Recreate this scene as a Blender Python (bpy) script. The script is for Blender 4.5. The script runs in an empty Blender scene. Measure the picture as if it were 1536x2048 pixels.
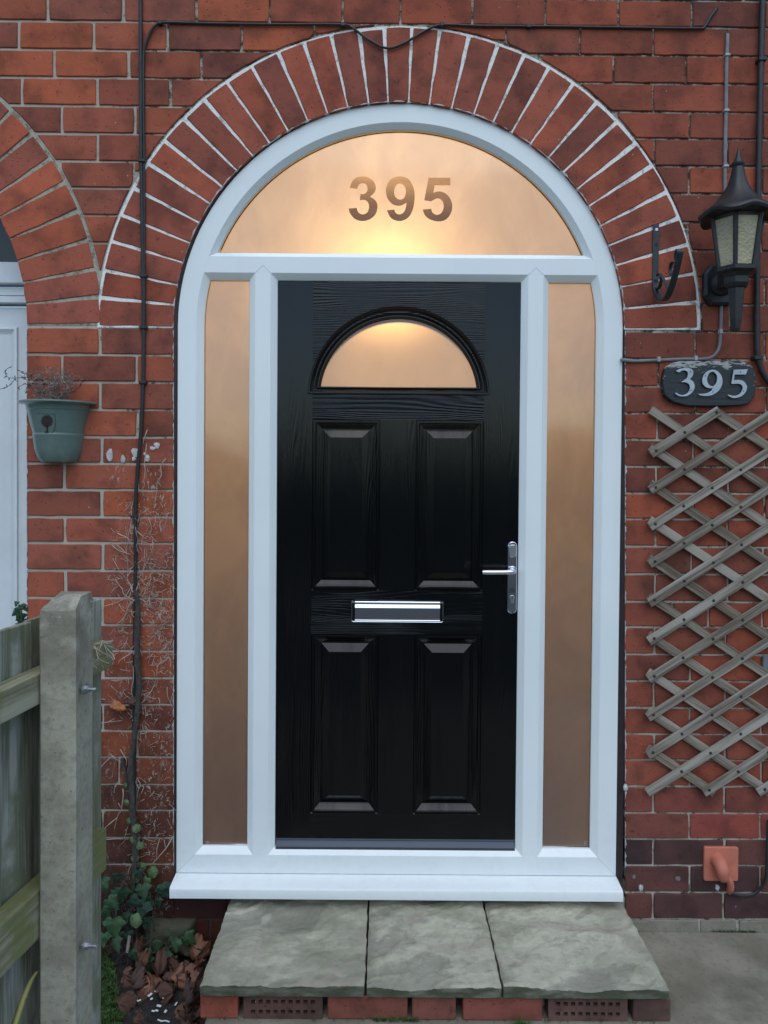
import bpy, bmesh, math, random
from mathutils import Vector, Matrix, noise
random.seed(7)
D = bpy.data
scene = bpy.context.scene
COL = scene.collection

# ------------------------------------------------------------------ camera
CAM = Vector((0.0, -2.46, 1.51))
FPX, CX, CY = 1536.0, 768.0, 952.0
ROT = Matrix.Rotation(math.radians(89.0), 3, 'X') @ Matrix.Rotation(math.radians(0.43), 3, 'Z')
cd = D.cameras.new('camera')
cam = D.objects.new('camera', cd)
COL.objects.link(cam)
cam.matrix_world = Matrix.Translation(CAM) @ ROT.to_4x4()
cd.sensor_fit = 'HORIZONTAL'
cd.sensor_width = 36.0
cd.lens = 36.0
cd.shift_y = -72.0 / 1536.0
cd.clip_start = 0.05
cd.clip_end = 500.0
scene.camera = cam
scene.render.resolution_x = 768
scene.render.resolution_y = 1024

# ------------------------------------------------------------------ sky, sun, exposure
SUN_EL, SUN_AZ = 58.0, 180.0          # in front of the wall, high, behind thick cloud
w = D.worlds.new('World')
scene.world = w
w.use_nodes = True
wn = w.node_tree.nodes
wn.clear()
sky = wn.new('ShaderNodeTexSky')
sky.sky_type = 'NISHITA'
sky.sun_disc = False
sky.sun_elevation = math.radians(SUN_EL)
sky.sun_rotation = math.radians(SUN_AZ)
sky.air_density = 1.0
sky.dust_density = 1.0
sky.ozone_density = 2.0
bg = wn.new('ShaderNodeBackground')
bg.inputs['Strength'].default_value = 0.13
wo = wn.new('ShaderNodeOutputWorld')
w.node_tree.links.new(sky.outputs[0], bg.inputs['Color'])
w.node_tree.links.new(bg.outputs[0], wo.inputs['Surface'])
sl = D.lights.new('sun', 'SUN')
sl.energy = 0.9
sl.angle = math.radians(75)
sl.color = (1.0, 0.98, 0.95)
so = D.objects.new('sun', sl)
COL.objects.link(so)
sd = Vector((0.05, -math.cos(math.radians(SUN_EL)), math.sin(math.radians(SUN_EL))))
so.rotation_euler = sd.to_track_quat('Z', 'Y').to_euler()
so.location = (0, -6, 8)
vs = scene.view_settings
vs.view_transform = 'Standard'
vs.look = 'None'
vs.gamma = 1.0
vs.exposure = 0.52
vs.use_curve_mapping = False
vs.use_white_balance = True            # the phone's cool white balance
vs.white_balance_temperature = 6250
vs.white_balance_tint = 4.0
LAMP_W = 15.0                          # the lamp in the hall behind the frosted glass

# ------------------------------------------------------------------ helpers
def P(px, py, Y=0.0):
    "world point at depth Y for a measured photo pixel"
    d = ROT @ Vector(((px - CX) / FPX, -(py - CY) / FPX, -1.0))
    return CAM + d * ((Y - CAM.y) / d.y)

WORLD_OF = {}
def link(o, parent=None):
    COL.objects.link(o)
    if parent is not None:
        o.parent = parent
    return o

def thing(name, label, cat, loc=(0, 0, 0), group=None, kind=None):
    o = D.objects.new(name, None)
    o.empty_display_size = 0.05
    link(o)
    o.location = loc
    WORLD_OF[o] = Vector(loc)
    o['label'] = label
    o['category'] = cat
    if group: o['group'] = group
    if kind: o['kind'] = kind
    return o

def tag(o, label, cat, group=None, kind=None):
    o['label'] = label
    o['category'] = cat
    if group: o['group'] = group
    if kind: o['kind'] = kind
    return o

def obj(name, geo, mat, parent=None, smooth=False, center=False, color=None):
    "one mesh object from (verts, faces) in world coordinates"
    v, f = geo
    base = WORLD_OF.get(parent, Vector((0, 0, 0))) if parent is not None else Vector((0, 0, 0))
    org = base.copy()
    if center:
        lo = Vector((min(p[i] for p in v) for i in range(3)))
        hi = Vector((max(p[i] for p in v) for i in range(3)))
        org = (lo + hi) / 2
    me = D.meshes.new(name)
    me.from_pydata([tuple(Vector(p) - org) for p in v], [], f)
    me.validate()
    bm = bmesh.new()
    bm.from_mesh(me)
    bmesh.ops.recalc_face_normals(bm, faces=bm.faces)
    bm.to_mesh(me)
    bm.free()
    if mat: me.materials.append(mat)
    if smooth:
        me.polygons.foreach_set('use_smooth', [True] * len(me.polygons))
        if smooth != 'all':
            try: me.set_sharp_from_angle(angle=math.radians(smooth if smooth is not True else 40))
            except Exception: pass
    o = D.objects.new(name, me)
    link(o, parent)
    o.location = org - base
    WORLD_OF[o] = org
    if color: o.color = (*color, 1.0)
    return o

def join(*gs):
    V, F = [], []
    for v, f in gs:
        n = len(V)
        V += [tuple(p) for p in v]
        F += [tuple(i + n for i in q) for q in f]
    return V, F

def box(x0, x1, y0, y1, z0, z1, bev=0.0):
    v = [(x0,y0,z0),(x1,y0,z0),(x1,y1,z0),(x0,y1,z0),(x0,y0,z1),(x1,y0,z1),(x1,y1,z1),(x0,y1,z1)]
    f = [(0,1,2,3),(4,7,6,5),(0,4,5,1),(1,5,6,2),(2,6,7,3),(3,7,4,0)]
    if bev <= 0: return v, f
    return bevel((v, f), bev)

def bevel(g, w_, seg=1):
    bm = bmesh.new()
    vs_ = [bm.verts.new(p) for p in g[0]]
    for q in g[1]: bm.faces.new([vs_[i] for i in q])
    bmesh.ops.recalc_face_normals(bm, faces=bm.faces)
    bmesh.ops.bevel(bm, geom=list(bm.edges), offset=w_, segments=seg, affect='EDGES', profile=0.5)
    bm.verts.index_update()
    r = [tuple(v.co) for v in bm.verts], [tuple(v.index for v in q.verts) for q in bm.faces]
    bm.free()
    return r

def xform(g, m):
    return [tuple(m @ Vector(p)) for p in g[0]], g[1]

def inset(poly, d):
    n = len(poly)
    area = sum(poly[i][0]*poly[(i+1)%n][1]-poly[(i+1)%n][0]*poly[i][1] for i in range(n))
    s = 1 if area > 0 else -1
    out = []
    for i in range(n):
        a, b, c = Vector(poly[i-1]), Vector(poly[i]), Vector(poly[(i+1)%n])
        e1, e2 = (b-a), (c-b)
        if e1.length < 1e-7: e1 = e2
        if e2.length < 1e-7: e2 = e1
        e1.normalize(); e2.normalize()
        n1, n2 = Vector((-e1.y, e1.x))*s, Vector((-e2.y, e2.x))*s
        k = max(0.35, 1 + n1.dot(n2))
        out.append(tuple(b + (n1 + n2) * (d / k)))
    return out

def plate(poly, yf, yb, bev=0.002):
    "prism of an xz polygon: bevelled front at yf, back at yb"
    n = len(poly)
    fr = inset(poly, bev)
    v = [(p[0], yf, p[1]) for p in fr] + [(p[0], yf + bev*(1 if yb > yf else -1), p[1]) for p in poly] + [(p[0], yb, p[1]) for p in poly]
    f = [tuple(range(n)), tuple(range(2*n, 3*n))]
    for r in (0, 1):
        for i in range(n):
            j = (i+1) % n
            f.append((r*n+i, r*n+j, (r+1)*n+j, (r+1)*n+i))
    return v, f

def loft(rings, closed=True, cap0=False, cap1=False):
    n = len(rings[0])
    v = [tuple(p) for r in rings for p in r]
    f = []
    for k in range(len(rings)-1):
        for i in range(n if closed else n-1):
            j = (i+1) % n
            f.append((k*n+i, k*n+j, (k+1)*n+j, (k+1)*n+i))
    if cap0: f.append(tuple(range(n)))
    if cap1: f.append(tuple(range((len(rings)-1)*n, len(rings)*n)))
    return v, f

def crs(pts, n=6, closed=False):
    pts = [Vector(p) for p in pts]
    m = len(pts)
    out = []
    for i in range(m if closed else m-1):
        if closed: a, b, c, d = pts[i-1], pts[i], pts[(i+1)%m], pts[(i+2)%m]
        else: a, b, c, d = pts[max(i-1,0)], pts[i], pts[i+1], pts[min(i+2,m-1)]
        for k in range(n):
            t = k/n
            out.append(0.5*((2*b)+(c-a)*t+(2*a-5*b+4*c-d)*t*t+(3*b-a-3*c+d)*t**3))
    if not closed: out.append(pts[-1])
    return out

def tube(pts, r, n=8, caps=True, flat=1.0):
    pts = [Vector(p) for p in pts]
    rs = r if isinstance(r, (list, tuple)) else [r]*len(pts)
    rings, up = [], None
    for i, p in enumerate(pts):
        t = (pts[min(i+1, len(pts)-1)] - pts[max(i-1, 0)])
        if t.length < 1e-9: t = Vector((0, 0, 1))
        t.normalize()
        if up is None:
            up = t.orthogonal().normalized()
        else:
            up = (up - t*up.dot(t))
            up = up.normalized() if up.length > 1e-6 else t.orthogonal().normalized()
        s = t.cross(up)
        rings.append([p + (up*math.cos(a)*flat + s*math.sin(a))*rs[i] for a in [2*math.pi*k/n for k in range(n)]])
    return loft(rings, True, caps, caps)

def lathe(prof, c, n=24, a0=0.0, a1=2*math.pi, sy=1.0):
    full = abs(a1-a0-2*math.pi) < 1e-6
    m = n if full else n+1
    rings = []
    for r, z in prof:
        rings.append([(c[0]+r*math.cos(a0+(a1-a0)*k/n), c[1]+sy*r*math.sin(a0+(a1-a0)*k/n), c[2]+z) for k in range(m)])
    return loft(rings, full)

def smooth_outline(pts, n=5):
    "closed outline: (x,y) smooth points, (x,y,1) corners"
    ci = [i for i, p in enumerate(pts) if len(p) == 3]
    if not ci:
        return [tuple(p) for p in crs([(p[0], p[1], 0) for p in pts], n, True)]
    out = []
    for a, b in zip(ci, ci[1:] + [ci[0] + len(pts)]):
        seg = [pts[i % len(pts)] for i in range(a, b+1)]
        if len(seg) == 2:
            out.append((seg[0][0], seg[0][1], 0)); continue
        out += [tuple(p) for p in crs([(p[0], p[1], 0) for p in seg], n)][:-1]
    return out

def poly2d(name, outlines, yf, thick, mat, parent, bev=0.0, color=None):
    "filled xz outlines (holes by even-odd) as a mesh plate from yf back to yf+thick"
    cu = D.curves.new(name + '_outline', 'CURVE')
    cu.dimensions = '2D'
    cu.fill_mode = 'BOTH'
    cu.extrude = max(thick/2 - bev, 0)
    cu.bevel_depth = bev
    cu.bevel_resolution = 1
    for ol in outlines:
        sp = cu.splines.new('POLY')
        sp.points.add(len(ol)-1)
        for q, p in zip(sp.points, ol): q.co = (p[0], p[1], 0, 1)
        sp.use_cyclic_u = True
    t = D.objects.new('tmp', cu)
    COL.objects.link(t)
    dg = bpy.context.evaluated_depsgraph_get()
    me = D.meshes.new_from_object(t.evaluated_get(dg))
    v = [(p.co.x, yf + thick/2 - p.co.z, p.co.y) for p in me.vertices]
    f = [tuple(q.vertices) for q in me.polygons]
    D.objects.remove(t)
    D.meshes.remove(me)
    D.curves.remove(cu)
    return obj(name, (v, f), mat, parent, color=color)

# ------------------------------------------------------------------ materials
class M:
    def __init__(s, name):
        s.m = D.materials.new(name)
        s.m.use_nodes = True
        s.nt = s.m.node_tree
        s.nt.nodes.clear()
        s._pos = s._obj = None
    def n(s, t, ins=None, **kw):
        nd = s.nt.nodes.new(t)
        for k, v in kw.items(): setattr(nd, k, v)
        for k, v in (ins or {}).items():
            if isinstance(v, bpy.types.NodeSocket): s.nt.links.new(v, nd.inputs[k])
            else:
                if isinstance(v, tuple) and len(v) == 3 and nd.inputs[k].type == 'RGBA': v = (*v, 1)
                nd.inputs[k].default_value = v
        return nd
    @property
    def pos(s):
        if s._pos is None: s._pos = s.n('ShaderNodeNewGeometry').outputs['Position']
        return s._pos
    @property
    def obj(s):
        if s._obj is None: s._obj = s.n('ShaderNodeTexCoord').outputs['Object']
        return s._obj
    def map(s, vec, scale=(1,1,1), loc=(0,0,0)):
        return s.n('ShaderNodeMapping', {'Vector': vec, 'Scale': scale, 'Location': loc}).outputs[0]
    def noise(s, vec, scale, detail=4, rough=0.55, dist=0.0):
        return s.n('ShaderNodeTexNoise', {'Vector': vec, 'Scale': scale, 'Detail': detail, 'Roughness': rough, 'Distortion': dist}).outputs['Fac']
    def vor(s, vec, scale, feature='F1', rnd=1.0):
        return s.n('ShaderNodeTexVoronoi', {'Vector': vec, 'Scale': scale, 'Randomness': rnd}, feature=feature).outputs['Distance']
    def wave(s, vec, scale, dist, detail=2, dscale=1.0, wtype='BANDS', direction='X'):
        kw = {'wave_type': wtype}
        kw['bands_direction' if wtype == 'BANDS' else 'rings_direction'] = direction
        return s.n('ShaderNodeTexWave', {'Vector': vec, 'Scale': scale, 'Distortion': dist, 'Detail': detail, 'Detail Scale': dscale}, **kw).outputs['Fac']
    def rng(s, v, a, b, c=0.0, d=1.0, interp='SMOOTHSTEP'):
        return s.n('ShaderNodeMapRange', {'Value': v, 'From Min': a, 'From Max': b, 'To Min': c, 'To Max': d}, interpolation_type=interp).outputs['Result']
    def math(s, op, a, b=0.0, clamp=False):
        return s.n('ShaderNodeMath', {0: a, 1: b}, operation=op, use_clamp=clamp).outputs[0]
    def sep(s, vec):
        return s.n('ShaderNodeSeparateXYZ', {0: vec}).outputs
    def mix(s, fac, a, b, blend='MIX'):
        nd = s.n('ShaderNodeMix', data_type='RGBA', blend_type=blend)
        for i, v in ((0, fac), (6, a), (7, b)):
            if isinstance(v, bpy.types.NodeSocket): s.nt.links.new(v, nd.inputs[i])
            elif i and isinstance(v, tuple): nd.inputs[i].default_value = (*v[:3], 1)
            else: nd.inputs[i].default_value = v
        return nd.outputs[2]
    def ramp(s, fac, stops, interp='LINEAR'):
        nd = s.n('ShaderNodeValToRGB', {0: fac})
        cr = nd.color_ramp
        cr.interpolation = interp
        while len(cr.elements) < len(stops): cr.elements.new(0.5)
        for e, (p, c) in zip(cr.elements, stops):
            e.position = p
            e.color = (*c, 1) if isinstance(c, tuple) else (c, c, c, 1)
        return nd.outputs[0]
    def bump(s, h, strength=0.5, dist=0.002, normal=None):
        ins = {'Height': h, 'Strength': strength, 'Distance': dist}
        if normal is not None: ins['Normal'] = normal
        return s.n('ShaderNodeBump', ins).outputs[0]
    def bsdf(s, color, rough=0.6, metal=0.0, normal=None, spec=0.5, **kw):
        ins = {'Base Color': color, 'Roughness': rough, 'Metallic': metal, 'Specular IOR Level': spec}
        if normal is not None: ins['Normal'] = normal
        ins.update(kw)
        return s.n('ShaderNodeBsdfPrincipled', ins).outputs[0]
    def out(s, sh):
        s.n('ShaderNodeOutputMaterial', {'Surface': sh})
        return s.m

def brick_mat(name, ivy=False):
    g = M(name)
    col = g.n('ShaderNodeObjectInfo').outputs['Color']
    rnd = g.n('ShaderNodeObjectInfo').outputs['Random']
    off = g.n('ShaderNodeCombineXYZ', {0: g.math('MULTIPLY', rnd, 17.0), 2: g.math('MULTIPLY', rnd, 5.0)}).outputs[0]
    pv = g.n('ShaderNodeVectorMath', {0: g.pos, 1: off}, operation='ADD').outputs[0]
    big = g.noise(pv, 9, 3, 0.5)
    mid = g.noise(pv, 38, 5, 0.62)
    fine = g.noise(pv, 420, 4, 0.7)
    c = g.mix(g.rng(big, 0.42, 0.68), col, g.mix(1.0, col, (0.55, 0.58, 0.62), 'MULTIPLY'))
    c = g.mix(g.rng(mid, 0.55, 0.75, 0, 0.45), c, g.mix(1.0, col, (1.28, 1.18, 1.05), 'MULTIPLY'))
    c = g.mix(g.rng(mid, 0.42, 0.28, 0, 0.6), c, (0.035, 0.024, 0.022))
    c = g.mix(g.rng(fine, 0.35, 0.7, 0.0, 0.35), c, g.mix(1.0, col, (0.5, 0.5, 0.52), 'MULTIPLY'))
    pits = g.vor(pv, 55)
    c = g.mix(g.rng(pits, 0.13, 0.06, 0, 0.8), c, (0.02, 0.014, 0.013))
    chips = g.vor(g.map(pv, (1, 1, 1), (3.1, 0, 2.2)), 16)
    c = g.mix(g.rng(chips, 0.035, 0.022, 0, 0.85), c, (0.5, 0.46, 0.42))
    # soot that settled on the wall in long soft patches
    soot = g.noise(g.pos, 2.3, 4, 0.6)
    c = g.mix(g.rng(soot, 0.50, 0.75, 0, 0.55), c, (0.03, 0.022, 0.02))
    if ivy:
        xyz = g.sep(g.pos)
        mx = g.math('MULTIPLY', g.rng(xyz[0], -0.95, -0.80), g.rng(xyz[2], 1.58, 1.44))
        mx = g.math('MULTIPLY', mx, g.rng(xyz[2], 0.1, 0.4, 0.45, 1.0))
        warp = g.n('ShaderNodeTexNoise', {'Vector': g.pos, 'Scale': 30, 'Detail': 3}).outputs['Color']
        wv = g.n('ShaderNodeVectorMath', {0: g.pos, 1: g.n('ShaderNodeVectorMath', {0: warp, 'Scale': 0.04}, operation='SCALE').outputs[0]}, operation='ADD').outputs[0]
        flecks = g.noise(g.map(wv, (150, 40, 55)), 1.0, 3, 0.6)
        clump = g.noise(g.map(g.pos, (14, 5, 7)), 1.0, 3, 0.6)
        k = g.math('MULTIPLY', g.rng(flecks, 0.57, 0.63), g.rng(clump, 0.42, 0.62))
        c = g.mix(g.math('MULTIPLY', g.math('MULTIPLY', k, mx), 0.85), c, (0.42, 0.36, 0.31))
        smear = g.noise(g.map(g.pos, (40, 10, 9), (4, 0, 3)), 1.0, 4, 0.7)
        c = g.mix(g.math('MULTIPLY', g.rng(smear, 0.55, 0.75, 0, 0.55), mx), c, (0.22, 0.18, 0.16))
    h = g.math('ADD', g.math('MULTIPLY', fine, 0.35), g.math('MULTIPLY', mid, 0.9))
    h = g.math('ADD', h, g.math('MULTIPLY', g.rng(pits, 0.12, 0.05), -0.6))
    return g.out(g.bsdf(c, 0.82, normal=g.bump(h, 0.8, 0.0035), spec=0.3))

def mortar_mat(name, light, dark, lo, hi, xbias=None, bumpd=0.004):
    g = M(name)
    a = g.noise(g.pos, 26, 5, 0.65)
    b = g.noise(g.pos, 190, 4, 0.7)
    s_ = g.math('ADD', a, g.math('MULTIPLY', g.math('SUBTRACT', b, 0.5), 0.5))
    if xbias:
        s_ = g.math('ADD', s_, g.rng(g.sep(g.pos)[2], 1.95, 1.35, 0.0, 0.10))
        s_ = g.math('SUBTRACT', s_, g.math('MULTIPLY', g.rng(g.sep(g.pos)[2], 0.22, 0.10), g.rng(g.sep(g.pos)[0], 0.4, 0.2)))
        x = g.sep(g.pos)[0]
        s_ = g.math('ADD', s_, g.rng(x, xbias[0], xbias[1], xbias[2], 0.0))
    c = g.mix(g.rng(s_, lo, hi), dark, light)
    holes = g.vor(g.pos, 90)
    c = g.mix(g.rng(holes, 0.14, 0.08, 0, 0.7), c, (0.02, 0.018, 0.015))
    h = g.math('ADD', g.math('MULTIPLY', b, 0.7), a)
    return g.out(g.bsdf(c, 0.9, normal=g.bump(h, 0.7, bumpd), spec=0.2))

def simple_mat(name, c1, c2, scale=30, rough=0.6, bump=0.2, dist=0.002, metal=0.0, spec=0.5, fine=None, coord='pos'):
    g = M(name)
    v = g.pos if coord == 'pos' else g.obj
    a = g.noise(v, scale, 5, 0.6)
    b = g.noise(v, fine or scale*9, 3, 0.6)
    f = g.math('ADD', g.math('MULTIPLY', a, 0.75), g.math('MULTIPLY', b, 0.25))
    c = g.mix(g.rng(f, 0.35, 0.65), c1, c2)
    nm = g.bump(g.math('ADD', a, g.math('MULTIPLY', b, 0.5)), bump, dist) if bump else None
    return g.out(g.bsdf(c, rough, metal, nm, spec))

def wood_mat(name, base, dark, light, green=None, axis=0, rough=0.8, sheen=None):
    "weathered timber; the grain runs along the object's own local axis"
    g = M(name)
    sc = [95, 95, 95]; sc[axis] = 3.2
    rnd = g.n('ShaderNodeObjectInfo').outputs['Random']
    off = g.n('ShaderNodeCombineXYZ', {0: g.math('MULTIPLY', rnd, 9.0), 1: g.math('MULTIPLY', rnd, 3.0), 2: g.math('MULTIPLY', rnd, 7.0)}).outputs[0]
    v = g.n('ShaderNodeVectorMath', {0: g.obj, 1: off}, operation='ADD').outputs[0]
    gr = g.noise(g.map(v, tuple(sc)), 1.0, 6, 0.68, 0.4)
    s2 = [14, 14, 14]; s2[axis] = 1.6
    bl = g.noise(g.map(v, tuple(s2)), 1.0, 4, 0.6)
    c = g.mix(g.rng(gr, 0.40, 0.66), dark, base)
    c = g.mix(g.rng(bl, 0.48, 0.68, 0, 0.8), c, light)
    c = g.mix(g.rng(bl, 0.45, 0.30, 0, 0.55), c, dark)
    if green:
        gm = g.noise(g.pos, 7.0, 4, 0.6)
        c = g.mix(g.rng(gm, 0.44, 0.62, 0, 0.85), c, green)
    return g.out(g.bsdf(c, rough, normal=g.bump(gr, 0.6, 0.0025), spec=0.3))

m_brick = brick_mat('brick')
m_brick_ivy = brick_mat('brick_with_root_marks', True)
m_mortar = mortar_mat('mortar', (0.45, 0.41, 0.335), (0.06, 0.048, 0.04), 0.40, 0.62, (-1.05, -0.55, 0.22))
m_mortar_white = mortar_mat('painted_mortar', (0.80, 0.79, 0.75), (0.33, 0.31, 0.28), 0.30, 0.50)
m_mortar_cream = mortar_mat('cream_mortar', (0.40, 0.385, 0.31), (0.17, 0.155, 0.12), 0.34, 0.56)
m_filler = simple_mat('filler', (0.22, 0.19, 0.18), (0.13, 0.11, 0.105), 200, 0.9, 0.3, 0.001)
m_stone = simple_mat('mossy_stone', (0.075, 0.062, 0.042), (0.05, 0.055, 0.028), 30, 0.9, 0.8, 0.006)
m_white_paint = simple_mat('old_white_paint', (0.62, 0.60, 0.58), (0.36, 0.33, 0.32), 90, 0.7, 0.6, 0.003)

def upvc():
    g = M('white_upvc')
    a = g.noise(g.pos, 3.0, 3, 0.5)
    d = g.noise(g.pos, 60, 5, 0.7)
    c = g.mix(g.rng(a, 0.35, 0.7), (0.775, 0.81, 0.80), (0.745, 0.78, 0.775))
    c = g.mix(g.rng(d, 0.66, 0.8, 0, 0.10), c, (0.5, 0.48, 0.45))
    xyz = g.sep(g.pos)
    rain = g.noise(g.map(g.pos, (26, 8, 1.6)), 1.0, 4, 0.6)
    splash = g.math('MULTIPLY', g.rng(xyz[2], 0.55, 0.14), g.rng(g.noise(g.pos, 34, 5, 0.7), 0.45, 0.72))
    c = g.mix(g.math('MULTIPLY', splash, 0.10), c, (0.40, 0.37, 0.31))
    c = g.mix(g.rng(rain, 0.60, 0.80, 0, 0.07), c, (0.48, 0.47, 0.44))
    return g.out(g.bsdf(c, 0.32, normal=g.bump(g.noise(g.pos, 9, 2), 0.05, 0.003)))
m_upvc = upvc()
m_upvc_old = simple_mat('neighbour_upvc', (0.66, 0.70, 0.72), (0.60, 0.63, 0.65), 4, 0.4, 0.05, 0.001)
m_sealant = simple_mat('old_dark_paint', (0.030, 0.014, 0.015), (0.012, 0.008, 0.009), 40, 0.55, 0.4, 0.002)

def door_mat(name, horiz):
    g = M(name)
    v = g.pos
    xyz = g.sep(v)
    # cathedral oak grain embossed in the moulded skin
    if horiz:
        mv = g.map(v, (1.6, 1, 15.0), (0.3, 0, 0.2))
    else:
        mv = g.map(v, (16.0, 1, 1.3), (0.0, 0, 0.35))
    warp = g.n('ShaderNodeTexNoise', {'Vector': mv, 'Scale': 0.55, 'Detail': 2}).outputs['Color']
    wv = g.n('ShaderNodeVectorMath', {0: mv, 1: g.n('ShaderNodeVectorMath', {0: warp, 'Scale': 2.2}, operation='SCALE').outputs[0]}, operation='ADD').outputs[0]
    rings = g.wave(wv, 2.6, 2.0, 3, 1.2, 'BANDS', 'Z' if horiz else 'X')
    pores = g.noise(g.map(v, (4, 60, 420) if horiz else (420, 60, 4)), 1.0, 4, 0.65)
    area = g.noise(g.map(v, (3, 1, 5) if horiz else (9, 1, 1.6)), 1.0, 2)
    h = g.math('MULTIPLY', g.math('ADD', g.math('MULTIPLY', rings, 0.8), g.math('MULTIPLY', pores, 0.9)), g.rng(area, 0.35, 0.65, 0.25, 1.0))
    return g.out(g.bsdf((0.0022, 0.0025, 0.0030), 0.17, normal=g.bump(h, 0.55, 0.0012), spec=0.37))
m_door_v = door_mat('black_door_skin_upright_grain', False)
m_door_h = door_mat('black_door_skin_level_grain', True)
g = M('black_moulding'); m_black_gloss = g.out(g.bsdf((0.004, 0.004, 0.0045), 0.2, spec=0.4))
g = M('dark_rail'); m_rail = g.out(g.bsdf((0.06, 0.07, 0.088), 0.30, 0.3, g.bump(g.noise(g.pos, 60, 3), 0.05, 0.001)))
g = M('chrome'); m_chrome = g.out(g.bsdf((0.72, 0.73, 0.75), g.rng(g.noise(g.pos, 30, 3), 0.3, 0.7, 0.05, 0.13), 1.0))
g = M('mirror_chrome'); m_mirror = g.out(g.bsdf((0.7, 0.71, 0.73), 0.05, 1.0, g.bump(g.noise(g.pos, 18, 2), 0.04, 0.001)))
g = M('brushed_steel'); m_steel = g.out(g.bsdf((0.55, 0.56, 0.57), 0.28, 1.0, g.bump(g.noise(g.map(g.pos, (40, 40, 700)), 1, 3), 0.1, 0.001)))
g = M('zinc'); m_zinc = g.out(g.bsdf((0.45, 0.48, 0.5), 0.4, 0.9, g.bump(g.noise(g.pos, 200, 3), 0.2, 0.001)))

def frosted(name='satin_glass', share=0.24, tint0=(0.74, 0.70, 0.68), tint1=(0.95, 0.91, 0.88)):
    g = M(name)
    n = g.noise(g.map(g.pos, (5, 5, 3.2)), 1.0, 5, 0.62, 0.5)
    tr = g.n('ShaderNodeBsdfTranslucent', {'Color': g.mix(g.rng(n, 0.32, 0.68), tint0, tint1)}).outputs[0]
    df = g.n('ShaderNodeBsdfDiffuse', {'Color': (0.55, 0.56, 0.57)}).outputs[0]
    rf = g.n('ShaderNodeBsdfRefraction', {'Color': (0.95, 0.70, 0.36), 'Roughness': 0.95, 'IOR': 1.45}).outputs[0]
    tr = g.n('ShaderNodeMixShader', {0: share, 1: tr, 2: rf}).outputs[0]
    body = g.n('ShaderNodeMixShader', {0: 0.10, 1: tr, 2: df}).outputs[0]
    gl = g.n('ShaderNodeBsdfGlossy', {'Color': (0.95, 0.97, 1.0), 'Roughness': 0.075, 'Normal': g.bump(g.noise(g.pos, 3.0, 1), 0.02, 0.004)}).outputs[0]
    fr = g.n('ShaderNodeFresnel', {'IOR': 1.72}).outputs[0]      # both faces of the sealed unit
    return g.out(g.n('ShaderNodeMixShader', {0: fr, 1: body, 2: gl}).outputs[0])
m_frost = frosted()
m_frost_door = frosted('satin_glass_of_the_door', 0.30, (0.86, 0.74, 0.58), (0.98, 0.86, 0.70))
g = M('weld_seam'); m_seam = g.out(g.bsdf((0.42, 0.44, 0.45), 0.5))
g = M('clear_glass')
_t = g.n('ShaderNodeBsdfTransparent', {'Color': (0.86, 0.85, 0.82)}).outputs[0]
_g = g.n('ShaderNodeBsdfGlossy', {'Color': (1, 1, 1), 'Roughness': 0.02}).outputs[0]
m_clear = g.out(g.n('ShaderNodeMixShader', {0: g.n('ShaderNodeFresnel', {'IOR': 1.5}).outputs[0], 1: _t, 2: _g}).outputs[0])
m_hall = simple_mat('hall_wallpaper', (0.58, 0.46, 0.34), (0.46, 0.35, 0.24), 6, 0.8, 0.1, 0.002)
m_hall_floor = simple_mat('hall_carpet', (0.10, 0.065, 0.05), (0.07, 0.045, 0.035), 60, 0.95, 0.3, 0.003)
g = M('neighbour_glass'); m_ndark = g.out(g.bsdf((0.022, 0.025, 0.022), 0.25))
m_iron = simple_mat('lantern_black', (0.008, 0.009, 0.0095), (0.016, 0.018, 0.018), 40, 0.48, 0.25, 0.002)
g = M('lantern_glass'); m_lglass = g.out(g.bsdf(g.mix(g.rng(g.noise(g.pos, 14, 3), 0.3, 0.7), (0.44, 0.39, 0.25), (0.33, 0.29, 0.18)), 0.3, normal=g.bump(g.vor(g.pos, 150, 'SMOOTH_F1'), 0.6, 0.003)))
m_hook = simple_mat('hook_paint', (0.022, 0.036, 0.045), (0.012, 0.019, 0.023), 40, 0.5, 0.3, 0.002)
m_cable = simple_mat('black_cable', (0.010, 0.010, 0.011), (0.022, 0.020, 0.020), 50, 0.5, 0.3, 0.002)
m_grey = simple_mat('grey_cable', (0.20, 0.21, 0.225), (0.15, 0.155, 0.165), 30, 0.5, 0.15, 0.001)
m_clip = simple_mat('clip_plastic', (0.42, 0.42, 0.41), (0.3, 0.3, 0.29), 60, 0.5, 0.1, 0.001)
m_terra = simple_mat('terracotta_plastic', (0.52, 0.17, 0.105), (0.45, 0.14, 0.09), 30, 0.62, 0.1, 0.001)
m_glaze = simple_mat('sage_glaze', (0.115, 0.165, 0.145), (0.14, 0.195, 0.17), 9, 0.16, 0.08, 0.002)
m_emblem = simple_mat('emblem_brown', (0.020, 0.015, 0.012), (0.035, 0.026, 0.02), 60, 0.6, 0.3, 0.001)
m_soilpot = simple_mat('compost', (0.018, 0.014, 0.011), (0.035, 0.026, 0.02), 60, 0.95, 0.8, 0.006)
m_dry = simple_mat('dry_stem', (0.30, 0.255, 0.22), (0.14, 0.115, 0.10), 90, 0.9, 0.2, 0.001)
m_vine = simple_mat('dead_rootlet', (0.46, 0.39, 0.32), (0.27, 0.22, 0.18), 40, 0.9, 0.3, 0.001)
m_bark = simple_mat('dark_stem', (0.030, 0.024, 0.020), (0.07, 0.058, 0.048), 70, 0.9, 0.6, 0.004)
m_trellis = wood_mat('silvered_slat', (0.30, 0.265, 0.215), (0.12, 0.098, 0.072), (0.40, 0.37, 0.32))
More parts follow.
